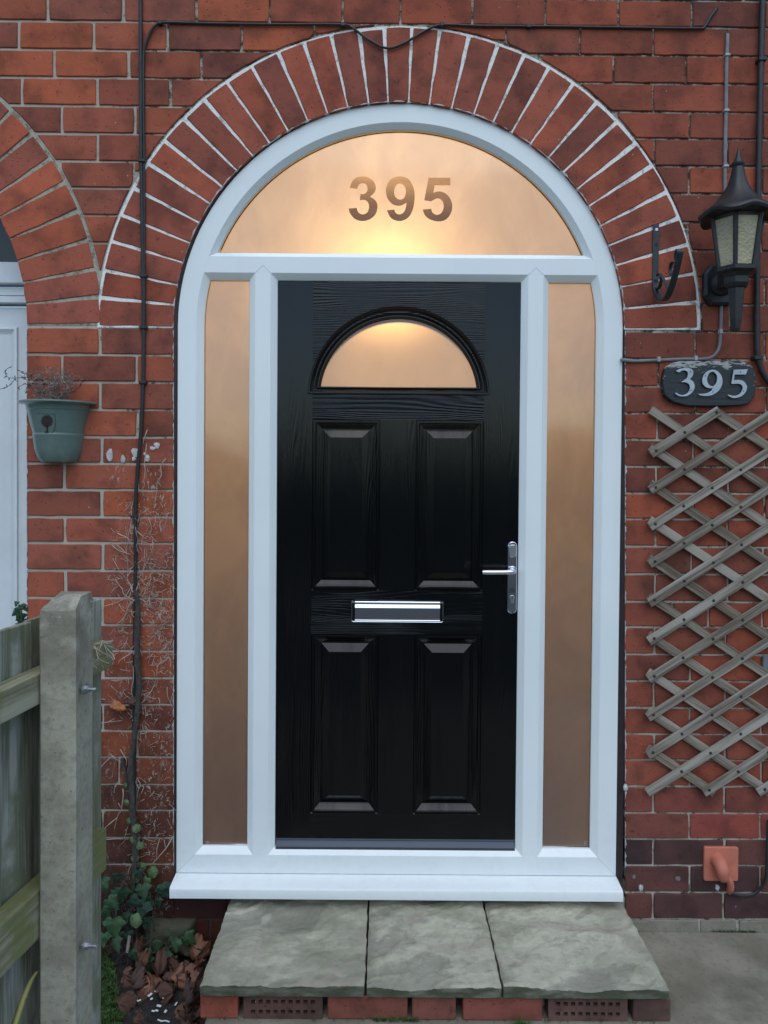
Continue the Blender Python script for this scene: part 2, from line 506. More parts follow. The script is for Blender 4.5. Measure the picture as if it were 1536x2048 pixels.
m_fence = wood_mat('mossy_board', (0.32, 0.32, 0.25), (0.13, 0.13, 0.09), (0.44, 0.45, 0.41), (0.16, 0.17, 0.10), 2)
m_rail_wood = wood_mat('mossy_rail', (0.30, 0.29, 0.19), (0.16, 0.155, 0.09), (0.40, 0.385, 0.29), (0.16, 0.175, 0.06), 1)
m_trellis_back = wood_mat('browner_slat', (0.27, 0.225, 0.17), (0.10, 0.078, 0.055), (0.37, 0.335, 0.275))
m_nail = simple_mat('rusty_nail', (0.012, 0.011, 0.011), (0.03, 0.026, 0.024), 90, 0.6, 0.2, 0.001)

def concrete_mat():
    g = M('weathered_concrete')
    a = g.noise(g.pos, 9, 5, 0.62)
    b = g.noise(g.pos, 70, 5, 0.7)
    f = g.noise(g.pos, 420, 3, 0.7)
    c = g.mix(g.rng(a, 0.32, 0.68), (0.275, 0.255, 0.195), (0.42, 0.395, 0.31))
    c = g.mix(g.rng(b, 0.45, 0.7, 0, 0.6), c, (0.185, 0.18, 0.145))
    z = g.sep(g.pos)[2]
    top = g.math('MULTIPLY', g.rng(z, 0.95, 1.2), g.rng(g.noise(g.pos, 16, 4, 0.6), 0.35, 0.6))
    c = g.mix(g.math('MULTIPLY', top, 0.6), c, (0.125, 0.105, 0.075))
    lich = g.noise(g.pos, 45, 4, 0.6)
    c = g.mix(g.math('MULTIPLY', g.rng(lich, 0.62, 0.68), g.rng(z, 1.12, 1.22)), c, (0.45, 0.44, 0.39))
    pit = g.vor(g.pos, 60)
    c = g.mix(g.rng(pit, 0.08, 0.045, 0, 0.8), c, (0.025, 0.025, 0.02))
    c = g.mix(g.rng(f, 0.62, 0.75, 0, 0.4), c, (0.42, 0.41, 0.37))
    h = g.math('ADD', g.math('ADD', g.math('MULTIPLY', b, 0.8), g.math('MULTIPLY', f, 0.4)), g.math('MULTIPLY', g.rng(pit, 0.1, 0.04), -0.8))
    return g.out(g.bsdf(c, 0.9, normal=g.bump(h, 0.7, 0.003), spec=0.25))
m_conc = concrete_mat()

def slab_mat():
    g = M('riven_stone')
    a = g.noise(g.pos, 5.5, 5, 0.6, 0.6)
    b = g.noise(g.pos, 34, 6, 0.7)
    f = g.noise(g.pos, 330, 3, 0.7)
    c = g.mix(g.rng(a, 0.33, 0.66), (0.30, 0.29, 0.215), (0.50, 0.475, 0.365))
    c = g.mix(g.rng(b, 0.46, 0.7, 0, 0.6), c, (0.25, 0.24, 0.185))
    c = g.mix(g.rng(g.noise(g.map(g.pos, (5, 9, 1), (2, 7, 0)), 1.0, 3, 0.5, 0.8), 0.52, 0.62, 0, 0.5), c, (0.36, 0.31, 0.255))
    zt = g.sep(g.pos)[2]
    c = g.mix(g.rng(zt, 0.1005, 0.0975, 0, 0.5), c, (0.19, 0.185, 0.15))
    al = g.noise(g.map(g.pos, (1, 1, 1), (5, 2, 0)), 4.0, 4, 0.65)
    c = g.mix(g.rng(al, 0.50, 0.72, 0, 0.55), c, (0.185, 0.20, 0.125))
    c = g.mix(g.rng(f, 0.64, 0.74, 0, 0.5), c, (0.45, 0.44, 0.40))
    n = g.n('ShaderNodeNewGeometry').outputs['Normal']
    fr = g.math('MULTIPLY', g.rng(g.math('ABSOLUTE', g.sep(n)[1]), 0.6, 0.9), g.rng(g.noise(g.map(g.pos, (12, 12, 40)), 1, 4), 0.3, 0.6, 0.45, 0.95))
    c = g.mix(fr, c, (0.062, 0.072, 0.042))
    h = g.math('ADD', g.math('MULTIPLY', b, 1.0), g.math('MULTIPLY', f, 0.3))
    return g.out(g.bsdf(c, 0.85, normal=g.bump(h, 0.95, 0.006), spec=0.3))
m_slab = slab_mat()

def ground_mat():
    g = M('path_concrete')
    a = g.noise(g.pos, 4, 5, 0.6)
    b = g.noise(g.pos, 60, 5, 0.7)
    c = g.mix(g.rng(a, 0.3, 0.7), (0.165, 0.145, 0.108), (0.28, 0.255, 0.20))
    c = g.mix(g.rng(b, 0.5, 0.72, 0, 0.5), c, (0.085, 0.085, 0.06))
    sp = g.noise(g.pos, 14, 5, 0.75)
    c = g.mix(g.rng(sp, 0.66, 0.74, 0, 0.5), c, (0.40, 0.385, 0.34))
    c = g.mix(g.rng(g.noise(g.pos, 260, 3, 0.7), 0.58, 0.72, 0, 0.5), c, (0.42, 0.40, 0.35))
    c = g.mix(g.rng(g.noise(g.map(g.pos, (1, 1, 1), (3, 1, 0)), 2.2, 5, 0.7), 0.52, 0.72, 0, 0.6), c, (0.075, 0.08, 0.05))
    return g.out(g.bsdf(c, 0.75, normal=g.bump(b, 0.4, 0.003), spec=0.35))
m_ground = ground_mat()
m_road = simple_mat('asphalt', (0.026, 0.027, 0.028), (0.036, 0.036, 0.036), 50, 0.9, 0.4, 0.004)
m_soil = simple_mat('wet_soil', (0.011, 0.010, 0.009), (0.032, 0.025, 0.02), 45, 0.75, 0.9, 0.01)
m_moss = simple_mat('moss', (0.028, 0.075, 0.012), (0.075, 0.135, 0.025), 60, 0.9, 0.2, 0.001)
m_grass = simple_mat('grass_blade', (0.20, 0.21, 0.06), (0.26, 0.20, 0.08), 30, 0.6, 0.1, 0.001)
m_hedge = simple_mat('hedge_leaves', (0.020, 0.034, 0.014), (0.04, 0.06, 0.022), 5, 0.9, 0.8, 0.05)
m_paper = simple_mat('paper_scrap', (0.62, 0.64, 0.64), (0.5, 0.52, 0.52), 60, 0.8, 0.2, 0.001)
m_junction = simple_mat('grey_box', (0.16, 0.165, 0.17), (0.12, 0.125, 0.13), 40, 0.6, 0.1, 0.001)

def leaf_mat(name, c1, c2, vein, trans=0.2, rough=0.45):
    g = M(name)
    rnd = g.n('ShaderNodeObjectInfo').outputs['Random']
    a = g.noise(g.obj, 60, 4, 0.6)
    c = g.mix(g.rng(g.math('ADD', g.math('MULTIPLY', a, 0.6), g.math('MULTIPLY', rnd, 0.4)), 0.3, 0.7), c1, c2)
    xyz = g.sep(g.obj)
    vv = g.math('ABSOLUTE', xyz[0])
    c = g.mix(g.rng(vv, 0.0016, 0.0005, 0, 0.6), c, vein)
    ribs = g.wave(g.obj, 38, 1.0, 1, 1, 'BANDS', 'DIAGONAL')
    return g.out(g.bsdf(c, rough, normal=g.bump(g.math('ADD', ribs, a), 0.4, 0.0015)))
m_ivy = leaf_mat('ivy_leaf', (0.012, 0.038, 0.018), (0.035, 0.085, 0.028), (0.11, 0.16, 0.09))
m_ivy_light = leaf_mat('young_ivy_leaf', (0.055, 0.11, 0.035), (0.10, 0.16, 0.06), (0.16, 0.2, 0.1))
m_dead = leaf_mat('dead_leaf', (0.07, 0.030, 0.018), (0.21, 0.095, 0.055), (0.26, 0.13, 0.08), rough=0.6)
m_dead_dark = leaf_mat('wet_dead_leaf', (0.055, 0.026, 0.018), (0.10, 0.045, 0.03), (0.05, 0.02, 0.015), rough=0.55)
m_orange = leaf_mat('orange_leaf', (0.34, 0.115, 0.035), (0.42, 0.16, 0.06), (0.2, 0.06, 0.02), rough=0.6)

def sign_mat():
    g = M('flaking_black_paint')
    gr = g.noise(g.map(g.pos, (7, 40, 160)), 1.0, 5, 0.65)
    wear = g.noise(g.map(g.pos, (26, 20, 90)), 1.0, 5, 0.7)
    z = g.sep(g.obj)[2]
    x = g.sep(g.obj)[0]
    edge = g.math('MAXIMUM', g.rng(z, 0.026, 0.066), g.rng(g.math('ABSOLUTE', x), 0.125, 0.15, 0, 0.75))
    k = g.rng(g.math('ADD', wear, g.math('MULTIPLY', edge, 0.20)), 0.67, 0.74)
    c = g.mix(g.rng(gr, 0.3, 0.7), (0.007, 0.009, 0.011), (0.020, 0.025, 0.030))
    c = g.mix(g.math('MULTIPLY', k, 0.9), c, (0.42, 0.41, 0.38))
    return g.out(g.bsdf(c, 0.45, normal=g.bump(g.math('ADD', gr, k), 0.5, 0.0015)))
m_sign = sign_mat()
m_alu = simple_mat('cast_number', (0.44, 0.48, 0.52), (0.37, 0.40, 0.43), 40, 0.42, 0.15, 0.001, 0.35)

# ================================================================== GROUND
SOIL = -0.09
def sheet(x0, x1, y0, y1, z, nx, ny, amp, sc, seed=0.0, tilt=0.0):
    v, f = [], []
    for j in range(ny+1):
        for i in range(nx+1):
            x, y = x0+(x1-x0)*i/nx, y0+(y1-y0)*j/ny
            v.append((x, y, z + amp*noise.fractal(Vector((x*sc+seed, y*sc, seed)), 0.8, 2.0, 4)))
    for j in range(ny):
        for i in range(nx):
            a = j*(nx+1)+i
            f.append((a, a+1, a+nx+2, a+nx+1))
    return v, f
tag(obj('ground', ([(-90,-120,-0.16),(90,-120,-0.16),(90,30,-0.16),(-90,30,-0.16)], [(0,1,2,3)]), m_road), 'wide dark ground reaching away from the house', 'ground', kind='structure')
tag(obj('path', join(box(-0.47, 3.2, -2.3, -0.004, -0.15, 0.0)), m_ground), 'worn grey concrete path below the doorstep', 'path', kind='structure')
tag(obj('soil', sheet(-0.95, -0.472, -2.2, 0.02, SOIL, 44, 150, 0.016, 14), m_soil, smooth='all'), 'dark wet soil between the fence and the doorstep', 'soil', kind='structure')
tag(obj('neighbour_path', box(-3.0, -0.952, -7.0, -0.002, -0.15, -0.03), m_ground), 'concrete path in front of the white neighbouring door', 'path', kind='structure')
tag(obj('road', box(-60, 60, -13.0, -7.5, -0.155, -0.12), m_road), 'dark asphalt road in front of the house', 'road', kind='structure')

# ================================================================== WALL AND ARCHES
YL = [-123,-68,-13,42,99,155,211,267,322,376,430,485,541,597,654,709,764,819,874,927,980,1034,1086,1141,1196,1249,1302,1356,1409,1462,1514,1569,1621,1676,1729,1783,1837,1891,1945,1998]
YR = [-106,-53,1,55,112,168,225,278,333,388,445,501,555,609,664,719,774,827,880,934,987,1039,1094,1149,1204,1255,1310,1363,1417,1469,1521,1574,1627,1679,1732,1786,1839,1893,1947,2000]
K0 = 3                                           # row k is index k+K0
def rowy(k, x):
    i = k + K0
    t = (x-150.0)/1250.0
    return YL[i]*(1-t) + YR[i]*t
ACX, ACY, ARI, ARO = 798.0, 655.0, 451.0, 604.0   # this door's arch, photo pixels at the wall face
NCX, NCY = -398.0, 650.0                          # the neighbour's arch
LP = {-3:[100,246,393,540,686], -2:[30,175,321,467,612,758], -1:[95,246,393,539,685,801,945], 0:[37,187,335,484,629,790], 1:[108,257,403,548], 2:[43,194,341,470], 3:[123,270,412], 4:[195,338], 5:[120,268],
      6:[], 7:[], 8:[], 9:[], 10:[], 11:[199], 12:[124,273], 13:[200], 14:[125,275], 15:[203], 16:[128,275], 17:[203], 18:[129,273], 19:[205], 20:[130,273], 21:[205],
      22:[130,275], 23:[205], 24:[130,275], 25:[205], 26:[130,275], 27:[125,238], 28:[130,272], 29:[205], 30:[130,275], 31:[205], 32:[130,275], 33:[205], 34:[130,275], 35:[205]}
RP = {-3:[832,978,1124,1270,1416,1562], -2:[904,1050,1196,1342,1488], -1:[1091,1237,1384,1530], 0:[1012,1160,1307,1453], 1:[1080,1227,1372,1520], 2:[1160,1306,1452], 3:[1235,1379,1525], 4:[1309,1455], 5:[1378,1524],
      6:[1452], 7:[1377,1522], 8:[1452], 9:[1530], 10:[1460], 11:[1391,1530], 12:[1317,1463], 13:[1391,1532], 14:[1315,1457], 15:[1387,1530], 16:[1313,1457], 17:[1387,1530], 18:[1312,1455],
      19:[1383,1527], 20:[1311,1456], 21:[1346,1417,1525], 22:[1310,1452], 23:[1381,1525], 24:[1308,1451], 25:[1380,1523], 26:[1309,1451], 27:[1380,1523], 28:[1307,1449],
      29:[1379,1521], 30:[1307,1450], 31:[1380,1521], 32:[1306,1447]}
wall = thing('brick_wall', 'red brick house wall with worn mortar joints around the arched doorway', 'wall', tuple(P(800, 1865, 0.05)))

def pal(x, k):
    "fired colour of a brick: brighter on the left pier, browner to the right, engineering bricks at the foot"
    r = random.random()
    if k >= 28 and x > 1245:
        return [(0.105,0.045,0.040),(0.085,0.040,0.038),(0.15,0.055,0.045),(0.20,0.062,0.045)][int(r*3.4)] if k >= 30 else (0.22+0.08*r, 0.068, 0.048)
    if x < 600:
        b = [(0.36,0.100,0.060),(0.32,0.092,0.060),(0.40,0.105,0.055),(0.26,0.080,0.058),(0.30,0.095,0.068)]
    else:
        b = [(0.27,0.078,0.055),(0.23,0.070,0.052),(0.31,0.084,0.054),(0.19,0.062,0.050),(0.25,0.080,0.060)]
    c = random.choice(b)
    if k >= 21 and x < 360:  # damp and the fence's shade, both painted into the lower left pier
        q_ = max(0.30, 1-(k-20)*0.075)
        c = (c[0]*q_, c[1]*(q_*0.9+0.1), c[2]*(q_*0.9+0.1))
    if k >= 31 and 340 < x < 600: c = tuple(q*0.4 for q in c)  # darker bricks below the cill
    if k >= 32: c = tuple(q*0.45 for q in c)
    s = random.uniform(0.88, 1.12)
    return (c[0]*s*(1.04 if x < 600 else 1.12), c[1]*s*0.98, c[2]*s*(0.84 if x < 600 else 0.76))

def brick(parent, poly_px, color, ivy=False, bev=0.0022, deep=0.10, name='brick', mat=None):
    pts = []
    off = random.uniform(-0.0016, 0.0012)
    rough_ = []
    m_ = len(poly_px)
    cx_ = sum(q[0] for q in poly_px)/m_
    cy_ = sum(q[1] for q in poly_px)/m_
    for i in range(m_):
        a_, b_ = Vector(poly_px[i]), Vector(poly_px[(i+1) % m_])
        L_ = (b_-a_).length
        n_ = max(1, round(L_/22)) if m_ <= 5 else 1
        for j in range(n_):
            q = a_.lerp(b_, j/n_)
            if j == 0:
                q = q + (Vector((cx_, cy_))-q).normalized()*random.uniform(0.0, 1.3)*(1 if m_ <= 5 else 0.2)
                if n_ > 1 and m_ <= 5:
                    rough_.append(a_.lerp(b_, 0.0)*0.0 + q - (a_-Vector(poly_px[i-1])).normalized()*1.6)
                    q = q + (b_-a_).normalized()*1.6
            else:
                q = q + Vector((-(b_-a_).y, (b_-a_).x)).normalized()*random.gauss(0, 0.42)
            rough_.append(q)
    for q in rough_:
        p = P(q[0], q[1], 0.0)
        pts.append((p.x + random.uniform(-.0003,.0003), p.z + random.uniform(-.0003,.0003)))
    return obj(name, plate(pts, off, deep, bev), mat or (m_brick_ivy if ivy else m_brick), parent, center=True, color=color)

def wall_row(k, x0, x1, perps, jam0=False, jam1=False):
    xs = [x0] + [p for p in perps if x0+8 < p < x1-8] + [x1]
    for a, b in zip(xs, xs[1:]):
        left = (a+b)/2 < 420
        gp = (5.5 if left and k < 24 else 3.4)/2
        gb = (5.4 if (a+b)/2 < 230 and k < 24 else 4.0)/2
        xa = a + (0 if a == x0 and jam0 else gp)
        xb = b - (0 if b == x1 and jam1 else gp)
        mid = (xa+xb)/2
        L, R = [], []
        N = 6
        cut = False
        for i in range(N+1):
            t = i/N
            ya = (rowy(k, xa)+gb)*(1-t) + (rowy(k+1, xa)-gb)*t
            la, lb = xa, xb
            if k <= 10 and ACY-ya < ARO+4:
                h = math.sqrt(max((ARO+4)**2-min(ya-ACY, 0)**2, 0))
                if mid < ACX:
                    if ACX-h < lb: lb = ACX-h; cut = True
                else:
                    if ACX+h > la: la = ACX+h; cut = True
            if k <= 10 and NCY-ya < ARO+3:
                h = math.sqrt(max((ARO+3)**2-min(ya-NCY, 0)**2, 0))
                if NCX+h > la: la = NCX+h; cut = True
            if lb-la > 3:
                L.append((la, (rowy(k, la)+gb)*(1-t) + (rowy(k+1, la)-gb)*t))
                R.append((lb, (rowy(k, lb)+gb)*(1-t) + (rowy(k+1, lb)-gb)*t))
        if len(L) < 2: continue
        if not cut: L, R = [L[0], L[-1]], [R[0], R[-1]]
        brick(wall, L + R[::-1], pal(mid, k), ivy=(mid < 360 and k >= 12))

for k in range(-3, 36):
    l, r = LP.get(k, []), RP.get(k, [])
    if k < 0:
        wall_row(k, -260, 1760, ([-50-145*(k % 2 == 0), ] if True else []) + [-120+72*(k % 2)] + l + r + [1602+72*(k % 2), ])
    elif k <= 10:
        wall_row(k, -180, 798, [-40 - 70*(k % 2)] + l)
        wall_row(k, 798, 1760, r + [r[-1]+146 if r else 1600])
    else:
        wall_row(k, 53.5, 347, l, True, True)
        if k <= 32:
            wall_row(k, 1250.5, 1760, r + [r[-1]+146], True, False)
for k in (32, 33, 34, 35):
    wall_row(k, 347, 560, [420, 490] if k % 2 else [455], False, False)
for a, b in ((1246, 1399), (1399, 1475), (1477, 1600), (1602, 1760)):
    y0 = rowy(33, a) + 2
    brick(wall, [(a+2, y0), (b-1, rowy(33, b)+2), (b-2, 1885), (a+2, 1885)], (0.2, 0.2, 0.2), name='plinth_stone', mat=m_ground)

def px_prism(pts, yf, yb):
    v = [tuple(P(a, b, 0.0) + Vector((0, yf, 0))) for a, b in pts]
    n = len(v)
    v += [(p[0], yb, p[2]) for p in v]
    return v, [tuple(range(n)), tuple(range(n, 2*n))] + [(i, (i+1) % n, n+(i+1) % n, n+i) for i in range(n)]

def arc_px(cx, cy, R, a0, a1, n):
    return [(cx+R*math.cos(a0+(a1-a0)*i/n), cy-R*math.sin(a0+(a1-a0)*i/n)) for i in range(n+1)]
# mortar bed behind the brick faces, in blocks that follow the two arches
MB = []
RM = ARO
topc = arc_px(ACX, ACY, RM, math.pi, 0, 48)
for a, b in zip(topc, topc[1:]):
    MB.append(px_prism([(a[0], -130), (b[0], -130), (b[0], b[1]), (a[0], a[1])], 0.005, 0.25))
nc = [p for p in arc_px(NCX, NCY, RM, math.acos((ACX-RM-NCX)/RM), 1.25, 22)]
for a, b in zip(nc, nc[1:]):
    MB.append(px_prism([(b[0], -130), (a[0], -130), (a[0], a[1]), (b[0], b[1])], 0.005, 0.25))
MB.append(px_prism([(188, 480), (212, 480), (212, 650), (188, 650)], 0.0062, 0.24))
MB.append(px_prism([(53.8, 647), (346.5, 647), (346.5, 1998), (53.8, 1998)], 0.005, 0.25))
MB.append(px_prism([(ACX+RM, -130), (1765, -130), (1765, 1905), (ACX+RM, 1905)], 0.005, 0.25))
MB.append(px_prism([(1251.2, 650), (ACX+RM, 650), (ACX+RM, 1905), (1251.2, 1905)], 0.005, 0.25))
MB.append(px_prism([(346.5, 1795), (1251.2, 1797), (1251.2, 1998), (346.5, 1998)], 0.005, 0.25))
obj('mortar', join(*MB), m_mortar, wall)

def arch(name, label, cx, cy, angs, m_m, group=None, gi=2.6, go=7.5, ro=599.5, a_lo=None):
    t = thing(name, label, 'arch', tuple(P(cx, cy, 0.05)))
    for a, b in zip(angs, angs[1:]):
        hi, ho = gi/2/ARI, go/2/ro*random.uniform(0.75, 1.25)
        po = random.uniform(-2, 2)
        poly = []
        for R, h in ((ARI, hi), (ro+po, ho)):
            sg = 1 if b > a else -1
            q = [(cx+R*math.cos(s_), cy-R*math.sin(s_)) for s_ in (a+h*sg, b-h*sg)]
            poly += q if R == ARI else q[::-1]
        c = random.choice([(0.25,0.078,0.055),(0.22,0.070,0.052),(0.28,0.080,0.052),(0.20,0.066,0.052)] if cx > 0 else [(0.30,0.094,0.064),(0.34,0.098,0.060),(0.26,0.085,0.064)])
        s = random.uniform(0.88, 1.15)
        brick(t, poly, (c[0]*s*1.34, c[1]*s*1.15, c[2]*s*0.95), name='brick')
    n = 64
    a0, a1 = angs[0], angs[-1]
    ring = arc_px(cx, cy, ARI+0.7, a0, a1, n) + arc_px(cx, cy, ARO-0.4, a1, a0, n)
    parts = []
    A, B = arc_px(cx, cy, ARI+0.8, a0, a1, n), arc_px(cx, cy, ARO-0.3, a0, a1, n)
    for i in range(n):
        parts.append(px_prism([A[i], B[i], B[i+1], A[i+1]], 0.0022 if cx > 0 else 0.0034, 0.25 if cx > 0 else 0.248))
    obj('mortar', join(*parts), m_m, t)
    return t
JP = [(207,656),(210,595),(215,542),(227,483),(243,430),(265,375),(295,325),(325,278),(365,235),(408,197),(450,158),(503,132),(555,103),(607,82),(662,67),(717,57),(769,50),(824,50),(880,53),(940,63),(995,92),(1047,112),(1097,137),(1146,168),(1191,207),(1234,243),(1271,287),(1301,333),(1327,387),(1351,438),(1367,492),(1384,547),(1392,604),(1394,661)]
angs = [math.atan2(ACY-y, x-ACX) for x, y in JP]
angs[0] = math.pi
angs[-1] = -0.008
main_arch = arch('brick_arch', 'semicircular brick arch with white painted joints over the black front door', ACX, ACY, angs, m_mortar_white)
NP = [(202,652),(193,594),(180,539),(167,483),(147,425),(123,367),(93,322),(55,273),(15,230)]
nang = [math.atan2(NCY-y, x-NCX) for x, y in NP]
nang[0] = 0.0
nang += [nang[-1] + 0.0905*i for i in range(1, 5)]
arch('brick_arch', 'brick arch with cream joints cut off by the left edge, over the neighbouring white door', NCX, NCY, nang, m_mortar_cream, go=8.5)
# smears of old white paint on the arrises of both openings
def paint_line(pts, wmax, parent, Y=-0.0012):
    L = []
    for i, (x, y, nx, ny) in enumerate(pts):
        k = noise.noise(Vector((x*0.09, y*0.09, 3.3)))
        wd = max(0.0, wmax*(0.12 + 1.2*k + 0.6*noise.noise(Vector((x*0.4, y*0.4, 7.7)))))
        L.append((P(x, y, 0.0), P(x+nx*wd, y+ny*wd, 0.0)))
    V, F = [], []
    for a, b in L:
        V += [(a.x, Y, a.z), (b.x, Y, b.z), (b.x, 0.004, b.z), (a.x, 0.004, a.z)]
    for i in range(len(L)-1):
        if (L[i][0]-L[i][1]).length < 1e-5 and (L[i+1][0]-L[i+1][1]).length < 1e-5: continue
        for j in range(4):
            F.append((i*4+j, i*4+(j+1) % 4, i*4+4+(j+1) % 4, i*4+4+j))
    obj('paint_smear', (V, F), m_white_paint, parent)
paint_line([(1250.5, y, 1, 0) for y in range(662, 1740, 3)], 3.2, wall)
paint_line([(347, y, -1, 0) for y in range(660, 1730, 5)], 2.4, wall)
paint_line([(53.6, y, 1, 0) for y in range(655, 1250, 5)], 2.2, wall)
paint_line([(ACX+(ARI+0.5)*math.cos(a), ACY-(ARI+0.5)*math.sin(a), math.cos(a), -math.sin(a)) for a in [math.pi*i/230 for i in range(231)]], 3.0, main_arch)
def blob(x, y, r, parent, mat, name, ht=0.004, sq=1.0, seed=0):
    c = P(x, y, 0)
    n = 11
    rr = [r*0.0016*(1+0.45*noise.noise(Vector((math.cos(6.283*i/n)*1.3+seed, math.sin(6.283*i/n)*1.3, seed*0.7)))) for i in range(n)]
    ring = lambda s, y_: [(c.x+rr[i]*s*math.cos(6.283*i/n), y_, c.z+rr[i]*s*sq*math.sin(6.283*i/n)) for i in range(n)]
    obj(name, loft([ring(1, 0.003), ring(0.95, -ht*0.6), ring(0.5, -ht)], True, False, True), mat, parent, smooth=True)
for i, (x, y, r, s) in enumerate([(220,911,7,1.7),(246,918,5,1.5),(272,905,8,1.2),(268,918,4,1.2),(294,916,5,1.4),(314,891,7,.9),(305,897,6,.7),(289,908,3,1)]):
    blob(x, y, r, wall, m_white_paint, 'paint_blob', 0.003, s, i*1.7)
for i, (x, y, r) in enumerate([(1268,1754,4.5),(1356,1757,5.5),(1335,1814,5),(1423,1812,5),(1471,1813,4.5)]):
    blob(x, y, r*0.85, wall, m_filler, 'filler_spot', 0.0012, 1, i*2.1)
for i, (x, y) in enumerate([(1281,1775),(1434,1775),(1251,1575)]):
    blob(x, y, 4.5, wall, m_white_paint, 'wall_plug', 0.006, 1.5, i*1.3+9)
# a mossy stone lump at the foot of the pier
_a, _b = P(282, 1846, -0.035), P(386, 1898, -0.035)
V_, F_ = sheet(_a.x, _b.x, 0.0, 1.0, 0.0, 26, 16, 0.0, 1)
v_, f_ = [], F_
for x, y, z in V_:
    u, t = (x-_a.x)/(_b.x-_a.x), y
    edge = min(u, 1-u, t*0.7+0.02, (1-t)*0.7+0.02)
    k = 0.010*noise.fractal(Vector((x*26, t*2.6, 1.5)), 0.8, 2, 4)
    v_.append((x+0.006*noise.noise(Vector((x*9, t*3, 4))), -0.045-k-0.018*t+0.030*max(0, 1-edge/0.14)**2 if False else -0.040-k+0.035*max(0, 1-edge/0.14)**2, _b.z-0.03+(_a.z-_b.z+0.03)*t+0.007*noise.noise(Vector((x*17, t*2, 8)))))
m_ = len(v_)
v_ += [(x, 0.0, z) for x, y, z in v_]
f_ = f_ + [tuple(i_+m_ for i_ in q[::-1]) for q in f_]
_W = 27
_per = list(range(_W))+[(r+1)*_W-1 for r in range(1, 17)]+[16*_W+c for c in range(_W-2, -1, -1)]+[r*_W for r in range(15, 0, -1)]
f_ += [(_per[i_], _per[(i_+1) % len(_per)], _per[(i_+1) % len(_per)]+m_, _per[i_]+m_) for i_ in range(len(_per))]
tag(obj('stone', (v_, f_), m_stone, smooth='all'), 'mossy brown stone block jutting from the foot of the left brick pier', 'stone')

# ================================================================== WHITE FRAME
YF = 0.012
YD = YF + 0.020
fx = lambda px: P(px, 1150, YF).x
fz = lambda py: P(797, py, YF).z
XL, XR = fx(354), fx(1239.5)
XC = (XL+XR)/2
ZS, ZB = fz(655), fz(1749)
RF = (XR-XL)/2
ZTOP = ZS + RF
frame = thing('door_frame', 'white plastic arched door frame with side lights and a fanlight', 'door frame', (XC, YF, ZB))
def outline(o, n=56):
    pts = [(XL+o, ZB+o), (XL+o, ZS)]
    pts += [(XC-(RF-o)*math.cos(math.pi*i/n), ZS+(RF-o)*math.sin(math.pi*i/n)) for i in range(1, n)]
    pts += [(XR-o, ZS), (XR-o, ZB+o)]
    return pts
W1, W2 = 0.060, 0.081
rings = [[(x, y, z) for x, z in outline(o)] for o, y in ((0.0, YF+0.07), (0.0, YF+0.0015), (0.0015, YF), (W1, YF), (W1, YF+0.034), (0.03, YF+0.036), (0.03, YF+0.07), (0.0, YF+0.07))]
obj('outer_frame', loft(rings), m_upvc, frame, smooth=25)
# dark seal between brick and frame
sring = [[(x, y, z) for x, z in outline(o)] for o, y in ((-0.020, YF+0.06), (-0.020, 0.0065), (-0.010, 0.0085), (-0.003, 0.0105), (0.0003, YF+0.003), (0.0003, YF+0.06))]
obj('seal', loft([[p for p in r] for r in sring], False), m_sealant, frame)

def bar_h(z_edge_t, z_face_t, z_face_b, z_edge_b, xa, xb, yf):
    prof = [(z_edge_t, YF+0.06), (z_edge_t, YF+0.017), (z_face_t, yf+0.0008), (z_face_t-0.001, yf), (z_face_b+0.001, yf), (z_face_b, yf+0.0008), (z_edge_b, YF+0.017), (z_edge_b, YF+0.06)]
    return loft([[(x, y, z) for z, y in prof] for x in (xa, xb)], True, True, True)
def bar_v(x0, x1, x2, x3, za, zb, yf):
    prof = [(x0, YF+0.06), (x0, YF+0.017), (x1, yf+0.0008), (x1+0.001, yf), (x2-0.001, yf), (x2, yf+0.0008), (x3, YF+0.017), (x3, YF+0.06)]
    return loft([[(x, y, z) for x, y in prof] for z in (za, zb)], True, True, True)
ZTT, ZTB = fz(505.5), fz(558.5)
TH = fz(516) - fz(547)
def chord(R, z): return math.sqrt(max(R*R-(z-ZS)**2, 0))
ZF1, ZF0 = fz(516), fz(547)
RW = RF-W1
tz = [ZF0+(ZF1-ZF0)*i/8 for i in range(9)]
tpoly = [(XC+chord(RW, z), z) for z in tz]+[(XC-chord(RW, z), z) for z in tz[::-1]]
obj('transom', plate(tpoly, YF+0.0003, YF+0.034, 0.0003), m_upvc, frame)
ZP = ZB + W2
m1 = [fx(p) for p in (495.5, 508, 538, 550.5)]
m2 = [fx(p) for p in (1039, 1051, 1080, 1092)]
for mm in (m1, m2):
    obj('mullion', plate([(mm[1], ZB+W1), (mm[2], ZB+W1), (mm[2], ZF0), (mm[1], ZF0)], YF+0.0003, YF+0.034, 0.0003), m_upvc, frame)
def arcpts(sd, z_from, R, n=10):
    a_ = math.asin((z_from-ZS)/R)
    return [(XC+sd*R*math.cos(a_*(1-i/n)), ZS+R*math.sin(a_*(1-i/n))) for i in range(n+1)]
af = math.asin((ZF1-ZS)/RW)
op_fan = [(XC+RW*math.cos(af+(math.pi-2*af)*i/60), ZS+RW*math.sin(af+(math.pi-2*af)*i/60)) for i in range(61)]
op_l = [(XL+W1, ZB+W1), (m1[1], ZB+W1), (m1[1], ZF0)] + arcpts(-1, ZF0, RW)
op_r = [(XR-W1, ZB+W1), (m2[2], ZB+W1), (m2[2], ZF0)] + arcpts(1, ZF0, RW)
op_d = [(m1[2], ZB+W1), (m2[1], ZB+W1), (m2[1], ZF0), (m1[2], ZF0)]
